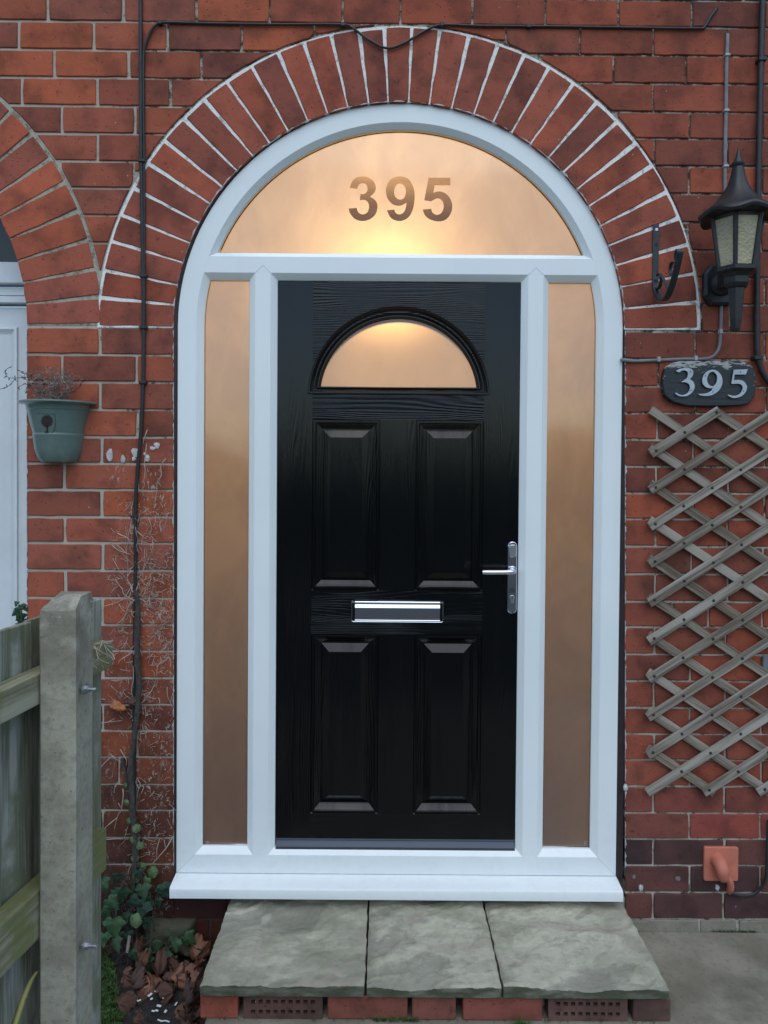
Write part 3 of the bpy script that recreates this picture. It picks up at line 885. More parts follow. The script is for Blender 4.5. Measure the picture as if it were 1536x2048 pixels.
def bead(op, d, name='bead'):
    rr = [[(x, y, z) for x, z in (inset(op, o) if o else op)] for o, y in ((0.0, YF+0.032), (0.0, YF+0.0006), (0.0006, YF+0.0002), (d-0.002, YF+0.0145), (d, YF+0.017), (d, YF+0.0335))]
    obj(name, loft(rr), m_upvc, frame, smooth=20)
BD = W2-W1
bead(op_fan, fz(505.5)-ZF1); bead(op_l, BD); bead(op_r, BD); bead(op_d, BD)
# welded mitres of the plastic profiles
def seam(x0, z0, x1, z1):
    obj('weld_seam', tube([(x0, YF+0.0001, z0), (x1, YF+0.0001, z1)], 0.00055, 6), m_seam, frame)
seam(XL+0.003, ZB+0.003, XL+W1-0.001, ZB+W1-0.001)
seam(XR-0.003, ZB+0.003, XR-W1+0.001, ZB+W1-0.001)
for mm in (m1, m2):
    xm, hw = (mm[1]+mm[2])/2, (mm[2]-mm[1])/2
    seam(mm[1], ZF0, xm, ZF0+hw*0.95)
    seam(mm[2], ZF0, xm, ZF0+hw*0.95)
# cill with a rounded nose
cy0 = YF - 0.075
zt = ZB - 0.0015
prof = [(YF+0.06, zt), (YF-0.002, zt), (cy0+0.008, zt-0.006), (cy0+0.002, zt-0.010), (cy0, zt-0.015), (cy0+0.001, zt-0.040), (cy0+0.006, zt-0.042), (YF+0.06, zt-0.042)]
def cillx(side, y): return (XL-0.001 if side < 0 else XR+0.001)
obj('sill', loft([[(x, y, z) for y, z in prof] for x in (XL-0.001, XR+0.001)], True, True, True), m_upvc, frame, smooth=30)
# panes
YG = YF + 0.030
def pane(name, pts):
    return obj(name, ([(x, YG, z) for x, z in pts], [tuple(range(len(pts)))]), m_frost, frame)
RG = RF - W2 + 0.008
zlo = ZTB + 0.006
half = lambda z: math.sqrt(RG*RG-(z-ZS)**2)
sideL = [(XL+W2-0.008, ZP-0.008), (m1[0]+0.006, ZP-0.008), (m1[0]+0.006, zlo)]
a_end = math.asin((zlo-ZS)/RG)
arcs = [(XC-RG*math.cos(a_end*(1-i/10)), ZS+RG*math.sin(a_end*(1-i/10))) for i in range(11)]
pane('side_pane', sideL + arcs)
sideR = [(XR-W2+0.008, ZP-0.008), (m2[3]-0.006, ZP-0.008), (m2[3]-0.006, zlo)]
arcsR = [(XC+RG*math.cos(a_end*(1-i/10)), ZS+RG*math.sin(a_end*(1-i/10))) for i in range(11)]
pane('side_pane', sideR + arcsR)
zlow = ZTT - 0.006
a0 = math.asin((zlow-ZS)/RG)
fan = [(XC+RG*math.cos(a0+(math.pi-2*a0)*i/60), ZS+RG*math.sin(a0+(math.pi-2*a0)*i/60)) for i in range(61)]
G3 = [(125,293,1),(150,220),(200,165),(275,147),(350,155),(420,200),(457,270),(445,345),(385,405,1),(455,455),(480,530),(455,630),(380,695),(285,718),(190,690),(130,620),(110,557,1),(213,548,1),(235,605),(285,632),(345,610),(372,540),(355,475),(310,447),(253,452,1),(262,372,1),(310,370),(345,340),(352,295),(335,250),(290,233),(245,250),(217,306,1)]
G9 = [(600,580,1),(695,570,1),(715,615),(765,632),(820,600),(845,530),(850,480,1),(800,512),(745,522),(670,500),(610,430),(588,340),(605,250),(660,175),(760,147),(860,170),(925,250),(955,370),(940,540),(885,660),(800,712),(720,712),(645,670)]
G9i = [(765,238),(715,265),(692,340),(710,410),(765,443),(820,420),(843,345),(825,270)]
G5 = [(1133,163,1),(1413,163,1),(1413,260,1),(1212,260,1),(1195,355,1),(1265,338),(1345,360),(1410,430),(1437,525),(1415,625),(1350,700),(1255,723),(1150,695),(1085,640),(1060,570,1),(1167,560,1),(1185,610),(1240,638),(1300,610),(1328,530),(1305,455),(1245,427),(1165,465,1),(1078,452,1)]
def gpt(ol, x0, y0, s, Y):
    r = []
    for p in smooth_outline(ol):
        q = P(x0+p[0]/s, y0+p[1]/s, Y)
        r.append((q.x, q.z))
    return r
d3, d9, d9i, d5 = [gpt(o_, 680, 330, 6.4, YG) for o_ in (G3, G9, G9i, G5)]
fp = poly2d('fanlight_pane', [fan, d3, d9, d9i, d5], YG, 0.0, m_frost, frame)
poly2d('digit', [d3], YG-0.0005, 0.0, m_clear, fp)
poly2d('digit', [d9, d9i], YG-0.0005, 0.0, m_clear, fp)
poly2d('digit', [d5], YG-0.0005, 0.0, m_clear, fp)
# maker's etched mark in the lower corner of each side pane
for px_ in (415, 1171):
    c = P(px_, 1687, YG-0.001)
    obj('etched_mark', join(tube([c+Vector((0.004*math.cos(a), 0, 0.003+0.0035*math.sin(a))) for a in [6.283*i/10 for i in range(11)]], 0.0008, 5), tube([c+Vector((0.0035*math.cos(a), 0, -0.004+0.0035*math.sin(a))) for a in [6.283*i/10 for i in range(11)]], 0.0008, 5)), m_clip, frame)
# black gaskets where the glass meets the bead
def gasket(pts):
    pts3 = [Vector((x, YG-0.0025, z)) for x, z in pts]
    return tube(pts3 + [pts3[0]], 0.0018, 5, False)
gin = lambda pts, d: inset(pts, d)
obj('gasket', join(gasket(gin(sideL+arcs, 0.0075)), gasket(gin(sideR+arcsR, 0.0075)), gasket(gin(fan, 0.0075))), m_black_gloss, frame)

# ================================================================== BLACK DOOR
dx = lambda px: P(px, 1150, YD).x
dz = lambda py: P(795, py, YD).z
DL, DR, DT, DB = m1[3]+0.0015, m2[0]-0.0015, ZTB-0.002, fz(1700)
door = thing('front_door', 'closed black panelled front door with half-moon window and chrome fittings', 'door', ((DL+DR)/2, YD, DB))
PLx, PRx = (dx(623), dx(758.5)), (dx(829.5), dx(965))
PU, PLo = (dz(839.5), dz(1181)), (dz(1269), dz(1628))
TH_D = 0.044
ZBAR = dz(1677)
def slab_(x0, x1, z0, z1, name, mat, front=YD):
    return obj(name, box(x0, x1, front, YD+TH_D, z0, z1), mat, door)
slab_(DL, PLx[0], ZBAR, DT, 'stile', m_door_v)
slab_(PRx[1], DR, ZBAR, DT, 'stile', m_door_v)
slab_(PLx[0], PRx[1], PLo[0], PU[1], 'rail', m_door_h)
slab_(PLx[0], PRx[1], ZBAR, PLo[1], 'rail', m_door_h)
slab_(PLx[1], PRx[0], PU[1], PU[0], 'muntin', m_door_v)
slab_(PLx[1], PRx[0], PLo[1], PLo[0], 'muntin', m_door_v)
# top rail pierced by the half-moon
hc = Vector((dx(794.5), 0, dz(795)))
RO_, RI_ = dx(975.5)-hc.x, dx(951.5)-hc.x
zb0, zb1 = dz(789), dz(772.5)
def moon(R, zb, n=40):
    a = math.asin((zb-hc.z)/R)
    return [(hc.x+R*math.cos(a+(math.pi-2*a)*i/n), hc.z+R*math.sin(a+(math.pi-2*a)*i/n)) for i in range(n+1)]
tr = [(PLx[0], PU[0]), (PRx[1], PU[0]), (PRx[1], DT), (PLx[0], DT)]
poly2d('rail', [tr, moon(RO_-0.020, zb0+0.014)], YD, TH_D, m_door_h, door)
win = obj('half_moon_window', ([(x, YD+0.014, z) for x, z in moon(RI_+0.004, zb1-0.004)], [tuple(range(41))]), m_frost_door, door)
mr = [[(x, y, z) for x, z in moon(R, zb)] for R, zb, y in (
    (RO_, zb0, YD+0.001), (RO_, zb0, YD-0.007), (RO_-0.003, zb0+0.003, YD-0.010), (RO_-0.006, zb0+0.006, YD-0.0095), (RO_-0.009, zb0+0.009, YD-0.004),
    (RO_-0.026, zb0+0.019, YD+0.006), (RO_-0.028, zb0+0.021, YD+0.003), (RO_-0.032, zb0+0.0235, YD+0.003), (RI_+0.001, zb1-0.001, YD+0.010), (RI_, zb1, YD+0.0145), (RI_, zb1, YD+TH_D-0.004))]
obj('window_moulding', loft(mr), m_black_gloss, win, smooth=30)
def panel(xr, zr, mat):
    zt_, zb_ = zr
    x0, x1 = xr
    s = 0.0016
    prof = [(0, 0.0), (0.0025, 0.0028), (0.0055, 0.0028), (0.0070, -0.0022), (0.0100, -0.0022), (0.0125, 0.0015), (0.018, 0.0065), (0.026, 0.0125), (0.030, 0.0148), (0.0325, 0.0148), (0.057, 0.0020), (0.0585, 0.0012)]
    rings_ = [[(x0+o, YD+d, zb_+o), (x1-o, YD+d, zb_+o), (x1-o, YD+d, zt_-o), (x0+o, YD+d, zt_-o)] for o, d in prof]
    rings_ = [[(x0, YD+TH_D, zb_), (x1, YD+TH_D, zb_), (x1, YD+TH_D, zt_), (x0, YD+TH_D, zt_)]] + rings_
    return obj('panel', loft(rings_, True, True, True), mat, door)
for xr in (PLx, PRx):
    for zr in (PU, PLo): panel(xr, zr, m_door_v)
# weather bar
wb = [(YD+0.03, ZBAR-0.001), (YD-0.002, ZBAR-0.001), (YD-0.003, ZBAR-0.004), (YD+0.004, ZBAR-0.0065), (YD+0.003, ZBAR-0.010), (YD-0.009, ZBAR-0.034), (YD-0.009, DB+0.001), (YD+0.03, DB+0.001)]
obj('weather_bar', loft([[(x, y, z) for y, z in wb] for x in (DL+0.002, DR-0.002)], True, True, True), m_rail, door)
# letterbox
lp = lambda px, py: P(px, py, YD)
a, b = lp(702.5, 1200.5), lp(887, 1245)
lx0, lx1, lz1, lz0 = a.x, b.x, a.z, b.z
def rrect(x0, x1, z0, z1, r, n=5):
    out = []
    for cx_, cz_, s in ((x1-r, z1-r, 0), (x0+r, z1-r, 1), (x0+r, z0+r, 2), (x1-r, z0+r, 3)):
        for i in range(n+1):
            t = math.pi/2*(s+i/n)
            out.append((cx_+r*math.cos(t), cz_+r*math.sin(t)))
    return out
letterbox = obj('letterbox', loft([[(x, y, z) for x, z in rrect(lx0+o, lx1-o, lz0+o, lz1-o, max(0.006-o*0.5, 0.003))] for o, y in ((0, YD+0.001), (0.0003, YD-0.006), (0.002, YD-0.0085), (0.0035, YD-0.008), (0.0045, YD-0.005))], True, False, True), m_chrome, door, smooth=30)
for xa, xb in ((lx0+0.0042, lx0+0.0125), (lx1-0.0125, lx1-0.0042)):
    obj('end_cap', box(xa, xb, YD-0.0085, YD-0.003, lz0+0.005, lz1-0.006, 0.001), m_black_gloss, letterbox)
tp = tube([(lx0+0.013, YD-0.009, lz1-0.0045), (lx1-0.013, YD-0.009, lz1-0.0045)], 0.0042, 10)
obj('hood', tp, m_chrome, letterbox, smooth=40)
fl = loft([[(x, y, z) for y, z in ((YD-0.004, lz1-0.012), (YD-0.0075, lz1-0.0125), (YD-0.0115, lz1-0.021), (YD-0.0118, lz1-0.0225), (YD-0.0118, lz0+0.013), (YD-0.0112, lz0+0.0115), (YD-0.004, lz0+0.0105))] for x in (lx0+0.0128, lx1-0.0128)], True, True, True)
obj('flap', fl, m_mirror, letterbox)
obj('lower_lip', tube([(lx0+0.0128, YD-0.0095, lz0+0.0075), (lx1-0.0128, YD-0.0095, lz0+0.0075)], 0.0028, 8), m_chrome, letterbox, smooth=40)
# lever handle
a, b = lp(1016, 1083), lp(1033, 1226.5)
hx0, hx1, hz1, hz0 = a.x-0.001, b.x-0.001, a.z, b.z
hr = (hx1-hx0)/2-0.0002
handle = obj('handle', plate(rrect(hx0, hx1, hz0, hz1, hr, 8), YD-0.009, YD+0.001, 0.0025), m_chrome, door, smooth=30)
hcx = (hx0+hx1)/2
c = lp(1023, 1097)
obj('cover_plate', plate(rrect(hx0+0.003, hx1-0.003, dz(1112), dz(1087), 0.009, 6), YD-0.0125, YD-0.008, 0.002), m_steel, handle, smooth=30)
zc = dz(1138)
obj('rose', lathe([(0.0135, 0), (0.0135, 0.004), (0.011, 0.007), (0.0, 0.008)], (0, 0, 0), 24), m_chrome, handle, smooth=40)
_r = D.objects['rose']
for v in _r.data.vertices:
    x, y, z = v.co + WORLD_OF[_r]
    v.co = Vector((hcx+x, YD-0.008-z, zc+y)) - WORLD_OF[_r]
lev = crs([(hcx, YD-0.012, zc), (hcx, YD-0.036, zc), (hcx-0.006, YD-0.048, zc), (hcx-0.03, YD-0.052, zc-0.0005), (hcx-0.07, YD-0.052, zc-0.001), (lp(960,1139).x+0.002, YD-0.050, zc-0.0015)], 6)
obj('lever', tube(lev, [0.0075]*(len(lev)-1)+[0.0068], 14), m_chrome, handle, smooth=45)
zk = dz(1192)
kh = [(hcx+0.0075*math.cos(t), zk+0.0075*math.sin(t)) for t in [math.radians(a) for a in range(-50, 231, 20)]] + [(hcx-0.0042, zk-0.019), (hcx+0.0042, zk-0.019)]
obj('lock_cylinder', plate(kh, YD-0.0125, YD-0.008, 0.0012), m_steel, handle)
obj('key_slot', box(hcx-0.0008, hcx+0.0008, YD-0.0129, YD-0.012, zk-0.004, zk+0.004), m_black_gloss, handle)

# ================================================================== HALL behind the frosted glass
hx_, hz_ = (XL-0.25, XR+0.25), (ZB-0.02, ZTOP+0.12)
Yb = 0.255
hv = [(hx_[0],Yb,hz_[0]),(hx_[1],Yb,hz_[0]),(hx_[1],3.2,hz_[0]),(hx_[0],3.2,hz_[0]),(hx_[0],Yb,hz_[1]),(hx_[1],Yb,hz_[1]),(hx_[1],3.2,hz_[1]),(hx_[0],3.2,hz_[1])]
tag(obj('hallway', (hv, [(0,3,7,4),(1,2,6,5),(3,2,6,7),(4,5,6,7)]), m_hall), 'warm papered hallway behind the frosted glass', 'room', kind='structure')
tag(obj('hallway_floor', ([(p[0], p[1], p[2]) for p in hv[:4]], [(0,1,2,3)]), m_hall_floor), 'dark carpet of the hallway behind the door', 'floor', kind='structure')
# the inner wall face round the opening closes the hall to the daylight
ins = []
n = 40
ap = [(XC-(RF+0.02)*math.cos(math.pi*i/n), ZS+(RF+0.02)*math.sin(math.pi*i/n)) for i in range(n+1)]
for a, b in zip(ap, ap[1:]):
    ins.append(box(a[0], b[0], Yb-0.002, Yb+0.01, max(a[1], b[1])-0.004 if False else min(a[1], b[1]), hz_[1]+0.02))
ins.append(box(hx_[0]-0.02, XL-0.02, Yb-0.002, Yb+0.01, hz_[0]-0.02, hz_[1]+0.02))
ins.append(box(XR+0.02, hx_[1]+0.02, Yb-0.002, Yb+0.01, hz_[0]-0.02, hz_[1]+0.02))
tag(obj('inner_wall', join(*ins), m_hall), 'inner face of the hallway wall around the door opening', 'wall', kind='structure')
pend = P(777, 556, 0.70)
ll = D.lights.new('hall_lamp', 'POINT')
ll.energy = LAMP_W
ll.color = (1.0, 0.62, 0.30)
ll.shadow_soft_size = 0.09
lo_ = D.objects.new('hall_lamp', ll)
link(lo_)
lo_.location = pend

# ================================================================== NEIGHBOUR'S DOOR
YN = 0.13
nb = thing('neighbour_door', 'pale blue-grey plastic door and frame at the left edge beyond the brick pier', 'door', tuple(P(-200, 1900, YN)))
nP = lambda x, y, Y=YN: P(x, y, Y)
def nbox(x0, x1, y0, y1, yf, yb, bev=0.0):
    a, b = nP(x0, y0), nP(x1, y1)
    return box(a.x, b.x, yf, yb, b.z, a.z, bev)
obj('fanlight_pane', nbox(-460, 80, 200, 521, YN+0.03, YN+0.05), m_ndark, nb)
obj('transom', join(nbox(-460, 80, 520, 567, YN, YN+0.06, 0.003), nbox(-460, 80, 568, 588, YN+0.022, YN+0.06), nbox(-460, 80, 589, 607, YN-0.004, YN+0.06, 0.003)), m_upvc_old, nb)
obj('door_leaf', nbox(-420, 80, 609, 1900, YN+0.018, YN+0.05), m_upvc_old, nb)
a, b = nP(-300, 655), nP(28, 1900)
rg = [[(a.x, y, b.z), (b.x-o, y, b.z), (b.x-o, y, a.z-o), (a.x, y, a.z-o)] for o, y in ((-0.008, YN+0.02), (-0.006, YN+0.010), (0.0, YN+0.008), (0.006, YN+0.012), (0.02, YN+0.020))]
obj('panel', loft(rg, True, False, True), m_upvc_old, nb, smooth=30)
obj('threshold', nbox(-460, 80, 1880, 1915, YN-0.02, YN+0.06), m_upvc_old, nb)

# ================================================================== DOORSTEP
sx0, sx1, sf = -0.485, 0.777, -0.42
ZS_T = 0.102
step = thing('doorstep', 'doorstep of three riven stone slabs on red bricks below the white sill', 'step', (0.13, -0.2, 0.0))
def riven(x0, x1, y0, y1, zt_, th, seed, jag=0.0):
    nx, ny = 96, 84
    V, F = [], []
    for j in range(ny+1):
        for i in range(nx+1):
            u, t = i/nx, j/ny
            x, y = x0+(x1-x0)*u, y0+(y1-y0)*t
            e = min(u, 1-u)*(x1-x0)
            ed = min(e, (y-y0))
            if i in (0, nx): x += 0.0035*noise.noise(Vector((y*30, seed, i)))
            if j == 0: y += 0.0018*noise.noise(Vector((x*26, seed, 5)))+0.0015*noise.noise(Vector((x*120, seed, 5)))
            wx = 0.05*noise.noise(Vector((x*9, y*9, seed)))
            n1 = noise.fractal(Vector(((x*0.8+y*0.5+wx)*3.6+seed, (y-x*0.35+wx)*7.5+seed*0.6, seed)), 0.9, 2.0, 4)
            # shale-like steps
            q = (n1+2)*4.2
            st = (math.floor(q) + min(1, max(0, (q-math.floor(q)-0.84)/0.16)))/4.2
            z = zt_ + 0.0105*(st-2) + 0.002*noise.fractal(Vector((x*17, y*17, seed)), 0.8, 2, 3)
            z -= max(0, 0.010-ed)*0.22*(1+0.8*noise.noise(Vector((x*40, y*40, seed))))
            V.append((x, y, z))
    for j in range(ny):
        for i in range(nx):
            a = j*(nx+1)+i
            F.append((a, a+1, a+nx+2, a+nx+1))
    per = [i for i in range(nx+1)] + [(j+1)*(nx+1)-1 for j in range(1, ny+1)] + [ny*(nx+1)+i for i in range(nx-1, -1, -1)] + [j*(nx+1) for j in range(ny-1, 0, -1)]
    b0 = len(V)
    for p in per:
        x, y, z = V[p]
        V.append((x, y+0.0015, zt_-th))
    m = len(per)
    for i in range(m):
        F.append((per[i], per[(i+1) % m], b0+(i+1) % m, b0+i))
    F.append(tuple(range(b0, b0+m)))
    return V, F
cuts = [(sx0, -0.0420, 1.3), (-0.0365, 0.3265, 4.1), (0.3330, sx1, 7.7)]
for x0, x1, s in cuts:
    obj('slab', riven(x0, x1, sf, 0.03, ZS_T, 0.030, s), m_slab, step, smooth=35)
zb_ = ZS_T - 0.0385
def sbrick(px0, px1, col, name='brick'):
    d_ = sf + 0.014
    a, b = P(px0, 2010, d_), P(px1, 2012, d_)
    g_ = bevel(box(a.x, b.x, d_+random.uniform(-.001,.001), d_+0.1, 0.001, zb_), 0.003)
    obj(name, g_, m_brick, step, center=True, color=col)
for p0, p1, c_ in ((400,475,(0.36,0.10,0.06)), (655,815,(0.27,0.085,0.058)), (824,912,(0.24,0.085,0.06)), (926,1085,(0.27,0.083,0.058)), (1267,1342,(0.16,0.085,0.065))):
    sbrick(p0, p1, c_)
def airbrick(px0, px1, col):
    d_ = sf + 0.015
    a, b = P(px0, 2010, d_), P(px1, 2012, d_)
    x0, x1, z0, z1 = a.x, b.x, 0.001, zb_
    outer = [(x0,z0),(x1,z0),(x1,z1),(x0,z1)]
    holes = []
    for r in range(2):
        for i in range(9):
            hx = x0+(x1-x0)*(0.075+0.85*(i+0.5)/9)
            hz = z0+(z1-z0)*(0.30+0.44*r)
            s = 0.0056
            holes.append([(hx-s,hz-s),(hx+s,hz-s),(hx+s,hz+s),(hx-s,hz+s)])
    return poly2d('air_brick', [outer]+holes, d_, 0.05, m_brick, step, color=col)
airbrick(487, 645, (0.13, 0.07, 0.055))
airbrick(1097, 1255, (0.16, 0.085, 0.065))
obj('mortar', box(sx0+0.016, sx1-0.016, sf+0.072, -0.005, -0.14, ZS_T-0.0305), m_mortar, step)
obj('bedding', box(sx0+0.018, sx1-0.018, sf+0.022, sf+0.071, zb_+0.0005, ZS_T-0.0302), m_soil, step)

# ================================================================== CABLES AND PIPE
def cable(name, pts, r, mat, label, cat='cable', n=6, sides=8, clips=(), cm=None, clip=(0.010, 0.007), sub=None):
    c = crs([P(*p) for p in pts], n)
    o = tag(obj(name, tube(c, r, sides), mat, smooth=True), label, cat)
    for q in clips:
        k = P(*q)
        obj('clip', box(k.x-clip[0], k.x+clip[0], k.y-r-0.003, 0.003, k.z-clip[1], k.z+clip[1], 0.0015), cm or m_cable, o)
    return o
yw = -0.0065
cable('black_cable', [(281,-120,yw),(281,40,yw),(282,300,yw),(285,500,yw),(287,640,yw),(286,760,yw),(282,860,yw-.003),(276,930,yw-.003),(271,1010,yw-.003),(271,1140,yw),(269,1300,yw),(268,1480,yw),(269,1620,yw),(270,1790,yw),(270,1900,yw-0.01)], 0.0062, m_cable, 'thick black cable running straight down the left brick pier', clips=[(284,322,yw),(287,552,yw),(287,655,yw),(286,765,yw),(270,1033,yw)], clip=(0.012, 0.005))
cable('black_cable', [(288,768,yw),(289,640,yw),(288.5,500,yw),(288,322,yw),(287,200,yw),(287,112,yw),(291,88,yw),(303,60,yw),(318,47,yw),(336,45,yw),(420,47,yw),(560,49,yw),(680,49,yw),(705,56,yw),(735,78,yw-.002),(772,96,yw-.002),(805,88,yw-.002),(850,62,yw),(884,50,yw),(960,52,yw),(1100,53,yw),(1300,56,yw),(1398,57,yw),(1408,55,yw),(1420,36,yw),(1432,19,yw),(1434,16,0.01)], 0.0042, m_cable, 'thin black cable looping over the top of the white-jointed arch', clips=[(320,46,yw),(686,50,yw),(884,50,yw),(1057,53,yw)], clip=(0.007, 0.006))
cable('grey_cable', [(1454,70,0.01),(1455,76,yw),(1453,130,yw),(1452,220,yw),(1450,320,yw),(1450,420,yw)], 0.0058, m_grey, 'short straight grey cable dropping to the lantern from above', clips=[(1454,111,yw),(1452,222,yw),(1451,333,yw)], cm=m_clip, clip=(0.008, 0.004))
cable('grey_cable', [(1443,590,yw),(1442,640,yw),(1440,680,yw),(1436,700,yw),(1424,714,yw),(1405,718,yw),(1370,718,yw),(1318,720,yw),(1270,722,yw),(1249,720,yw),(1243,719,0.01)], 0.0052, m_grey, 'bent grey cable running from the lantern to the door frame above the number board', clips=[(1441,663,yw),(1391,717,yw),(1317,719,yw)], cm=m_clip, clip=(0.005, 0.008))
cable('black_pipe', [(1527,-120,-0.016),(1525,0,-0.016),(1522,120,-0.016),(1519,260,-0.016),(1516,420,-0.016),(1514,560,-0.016),(1514,680,-0.016),(1516,712,-0.016),(1524,742,-0.016),(1540,766,-0.016),(1570,785,-0.016),(1640,800,-0.016)], 0.0095, m_cable, 'black pipe down the right edge, bending away at the bottom', 'pipe', sides=12, clips=[(1516,420,-0.016),(1523,120,-0.016),(1514,716,-0.016)], clip=(0.013, 0.006))

# ================================================================== LANTERN
YLN = -0.155
def lc(px, py): return P(px, py, YLN)
ax = lc(1474, 480)
lant = thing('wall_lantern', 'black wall lantern with cream glass and a pointed scalloped roof', 'lantern', (ax.x, 0, lc(1474, 660).z))
LZ = lambda py: lc(1474, py).z
ph = math.radians(-118)
def hexr(r, z, rot=ph, n=6): return [(ax.x+r*math.cos(rot+2*math.pi*i/n), YLN+r*math.sin(rot+2*math.pi*i/n), z) for i in range(n)]
s_ = (2.46+YLN)/1536
# scalloped roof: six ribs, valleys between them, drooping brim corners
def roofring(r, z, sc, dr):
    out = []
    for i in range(48):
        t = 2*math.pi*i/48
        k = 0.5+0.5*math.cos(6*t)
        out.append((ax.x+r*(1+sc*(k-0.5))*math.cos(ph+t), YLN+r*(1+sc*(k-0.5))*math.sin(ph+t), z - dr*k + dr*0.5))
    return out
rr_ = [roofring(r*s_, LZ(y), sc, dr) for r, y, sc, dr in ((6,334,0,0),(11,335,0,0),(14,352,.05,0),(20,372,.10,0),(32,392,.10,0.002),(47,409,.12,0.006),(61,419,.12,0.011),(72,426,.10,0.015),(74,431,.10,0.015),(72,436,.10,0.015),(60,436,.10,0.006),(46,437,.05,0.0))]
roof = obj('roof', loft(rr_, True, True, True), m_iron, lant, smooth=35)
obj('finial', lathe([(0.0005, LZ(292)), (2.5*s_, LZ(302)), (6*s_, LZ(316)), (10*s_, LZ(325)), (12.5*s_, LZ(326.5)), (12.5*s_, LZ(330)), (9*s_, LZ(335)), (0.0005, LZ(336))], (ax.x, YLN, 0), 16), m_iron, roof, smooth=35)
rt, rb_, zt2, zb2 = 50*s_, 35*s_, LZ(437), LZ(540)
A, B = hexr(rt, zt2), hexr(rb_, zb2)
for i in range(6):
    j = (i+1) % 6
    a, b, c_, d_ = [Vector(p) for p in (A[i], A[j], B[j], B[i])]
    cc = (a+b+c_+d_)/4
    q = [cc+(p-cc)*0.90 for p in (a, b, c_, d_)]
    nrm = (b-a).cross(d_-a).normalized()
    if nrm.dot(cc-Vector((ax.x, YLN, cc.z))) < 0: nrm = -nrm
    obj('glass_pane', ([tuple(p) for p in q]+[tuple(p-nrm*0.003) for p in q], [(0,1,2,3),(7,6,5,4),(0,4,5,1),(1,5,6,2),(2,6,7,3),(3,7,4,0)]), m_lglass, lant)
    obj('rib', tube([A[i], B[i]], [0.0075, 0.0065], 6), m_iron, lant)
obj('rim', loft([hexr(rt*1.05, LZ(436)), hexr(rt*1.03, LZ(443)), hexr(rt*0.94, LZ(443)), hexr(rt*0.94, LZ(436)), hexr(rt*1.05, LZ(436))]), m_iron, lant)
obj('base', loft([hexr(33*s_, LZ(535)), hexr(40*s_, LZ(537)), hexr(40*s_, LZ(544)), hexr(30*s_, LZ(549)), hexr(25*s_, LZ(556)), hexr(25*s_, LZ(568)), hexr(21*s_, LZ(575)), hexr(16*s_, LZ(578))], True, True, True), m_iron, lant)
zz = [(17,573),(16,590),(14.5,610),(12,640),(9.5,656),(8,661)]
obj('tail', loft([hexr(r*s_, LZ(y)) for r, y in zz], True, True, True), m_iron, lant)
bp = P(1436, 572, 0.0)
oct_ = [(bp.x+a*0.052, bp.z+b*0.064) for a, b in ((-1,-.55),(-.6,-1),(.6,-1),(1,-.55),(1,.55),(.6,1),(-.6,1),(-1,.55))]
bkp = obj('backplate', plate(oct_, -0.026, 0.0015, 0.008), m_iron, lant)
obj('boss', lathe([(0.038, 0.0), (0.037, 0.008), (0.030, 0.018), (0.018, 0.024), (0.0005, 0.026)], (0, 0, 0), 20), m_iron, bkp, smooth=40)
_r = D.objects['boss']
for v in _r.data.vertices:
    x, y, z = v.co + WORLD_OF[_r]
    v.co = Vector((bp.x+x, -0.025-z, bp.z+y)) - WORLD_OF[_r]
obj('arm', loft([[(bp.x+(ax.x-bp.x)*t+a*h, -0.02+(YLN+0.02)*t, bp.z+0.004+(LZ(566)-bp.z)*t+b*h) for a, b in ((-1,-1),(1,-1),(1,1),(-1,1))] for t, h in ((0, 0.022), (0.5, 0.014), (1.0, 0.014))], True, True, True), m_iron, lant)

# ================================================================== BASKET HOOK
top, bot = P(1312, 449, -0.004), P(1313, 555, -0.004)
hk = thing('hanging_bracket', 'dark grey iron hanging-basket hook screwed on the arch beside the lantern', 'bracket', (top.x, 0, bot.z))
wd = 0.0095
end = P(1362, 505, -0.215)
def strap(pts, w_, th, cx_):
    c = crs(pts, 5)
    rings_ = []
    for i, p in enumerate(c):
        t = c[min(i+1, len(c)-1)]-c[max(i-1, 0)]
        t.normalize()
        nn = Vector((0, -t.z, t.y))
        rings_.append([(cx_-w_, *(p+nn*th)[1:]), (cx_+w_, *(p+nn*th)[1:]), (cx_+w_, *(p-nn*th)[1:]), (cx_-w_, *(p-nn*th)[1:])])
    return loft(rings_, True, True, True)
X0 = top.x
zbm = P(1327, 601, -0.08).z
pts = [(X0, -0.004-d_, P(1330, y_, -0.004-d_).z) for d_, y_ in ((0,449),(0,500),(0,553),(.010,576),(.033,593),(.07,601),(.11,592),(.145,570),(.175,542),(.197,515),(.205,503),(.198,499),(.186,505),(.182,520))]
obj('strap', strap(pts, wd, 0.0022, X0), m_hook, hk)
def spiral(cy_, cz_, r, a0_, tr_, s):
    return [(X0, cy_+s*r*(1-0.12*i/10)*math.cos(a0_+tr_*i/16), cz_+r*(1-0.12*i/10)*math.sin(a0_+tr_*i/16)) for i in range(17)]
zsc = P(1318, 562, -0.03).z
obj('scroll', strap(spiral(-0.034, zsc, 0.026, 2.8, 5.6, -1), 0.005, 0.0016, X0), m_hook, hk)
obj('scroll', strap(spiral(-0.150, zsc+0.010, 0.022, 2.8, 5.6, 1), 0.005, 0.0016, X0), m_hook, hk)
obj('brace', strap([(X0,-0.05,zsc+0.016),(X0,-0.08,zsc-0.008),(X0,-0.105,zsc-0.03),(X0,-0.128,zbm+0.014)], 0.004, 0.0016, X0), m_hook, hk)
for py_, mt in ((459, m_zinc), (488, m_black_gloss)):
    q = P(1313, py_, -0.006)
    obj('screw', tube([(q.x, -0.0055, q.z), (q.x, -0.0078, q.z)], 0.0048, 10), mt, hk)

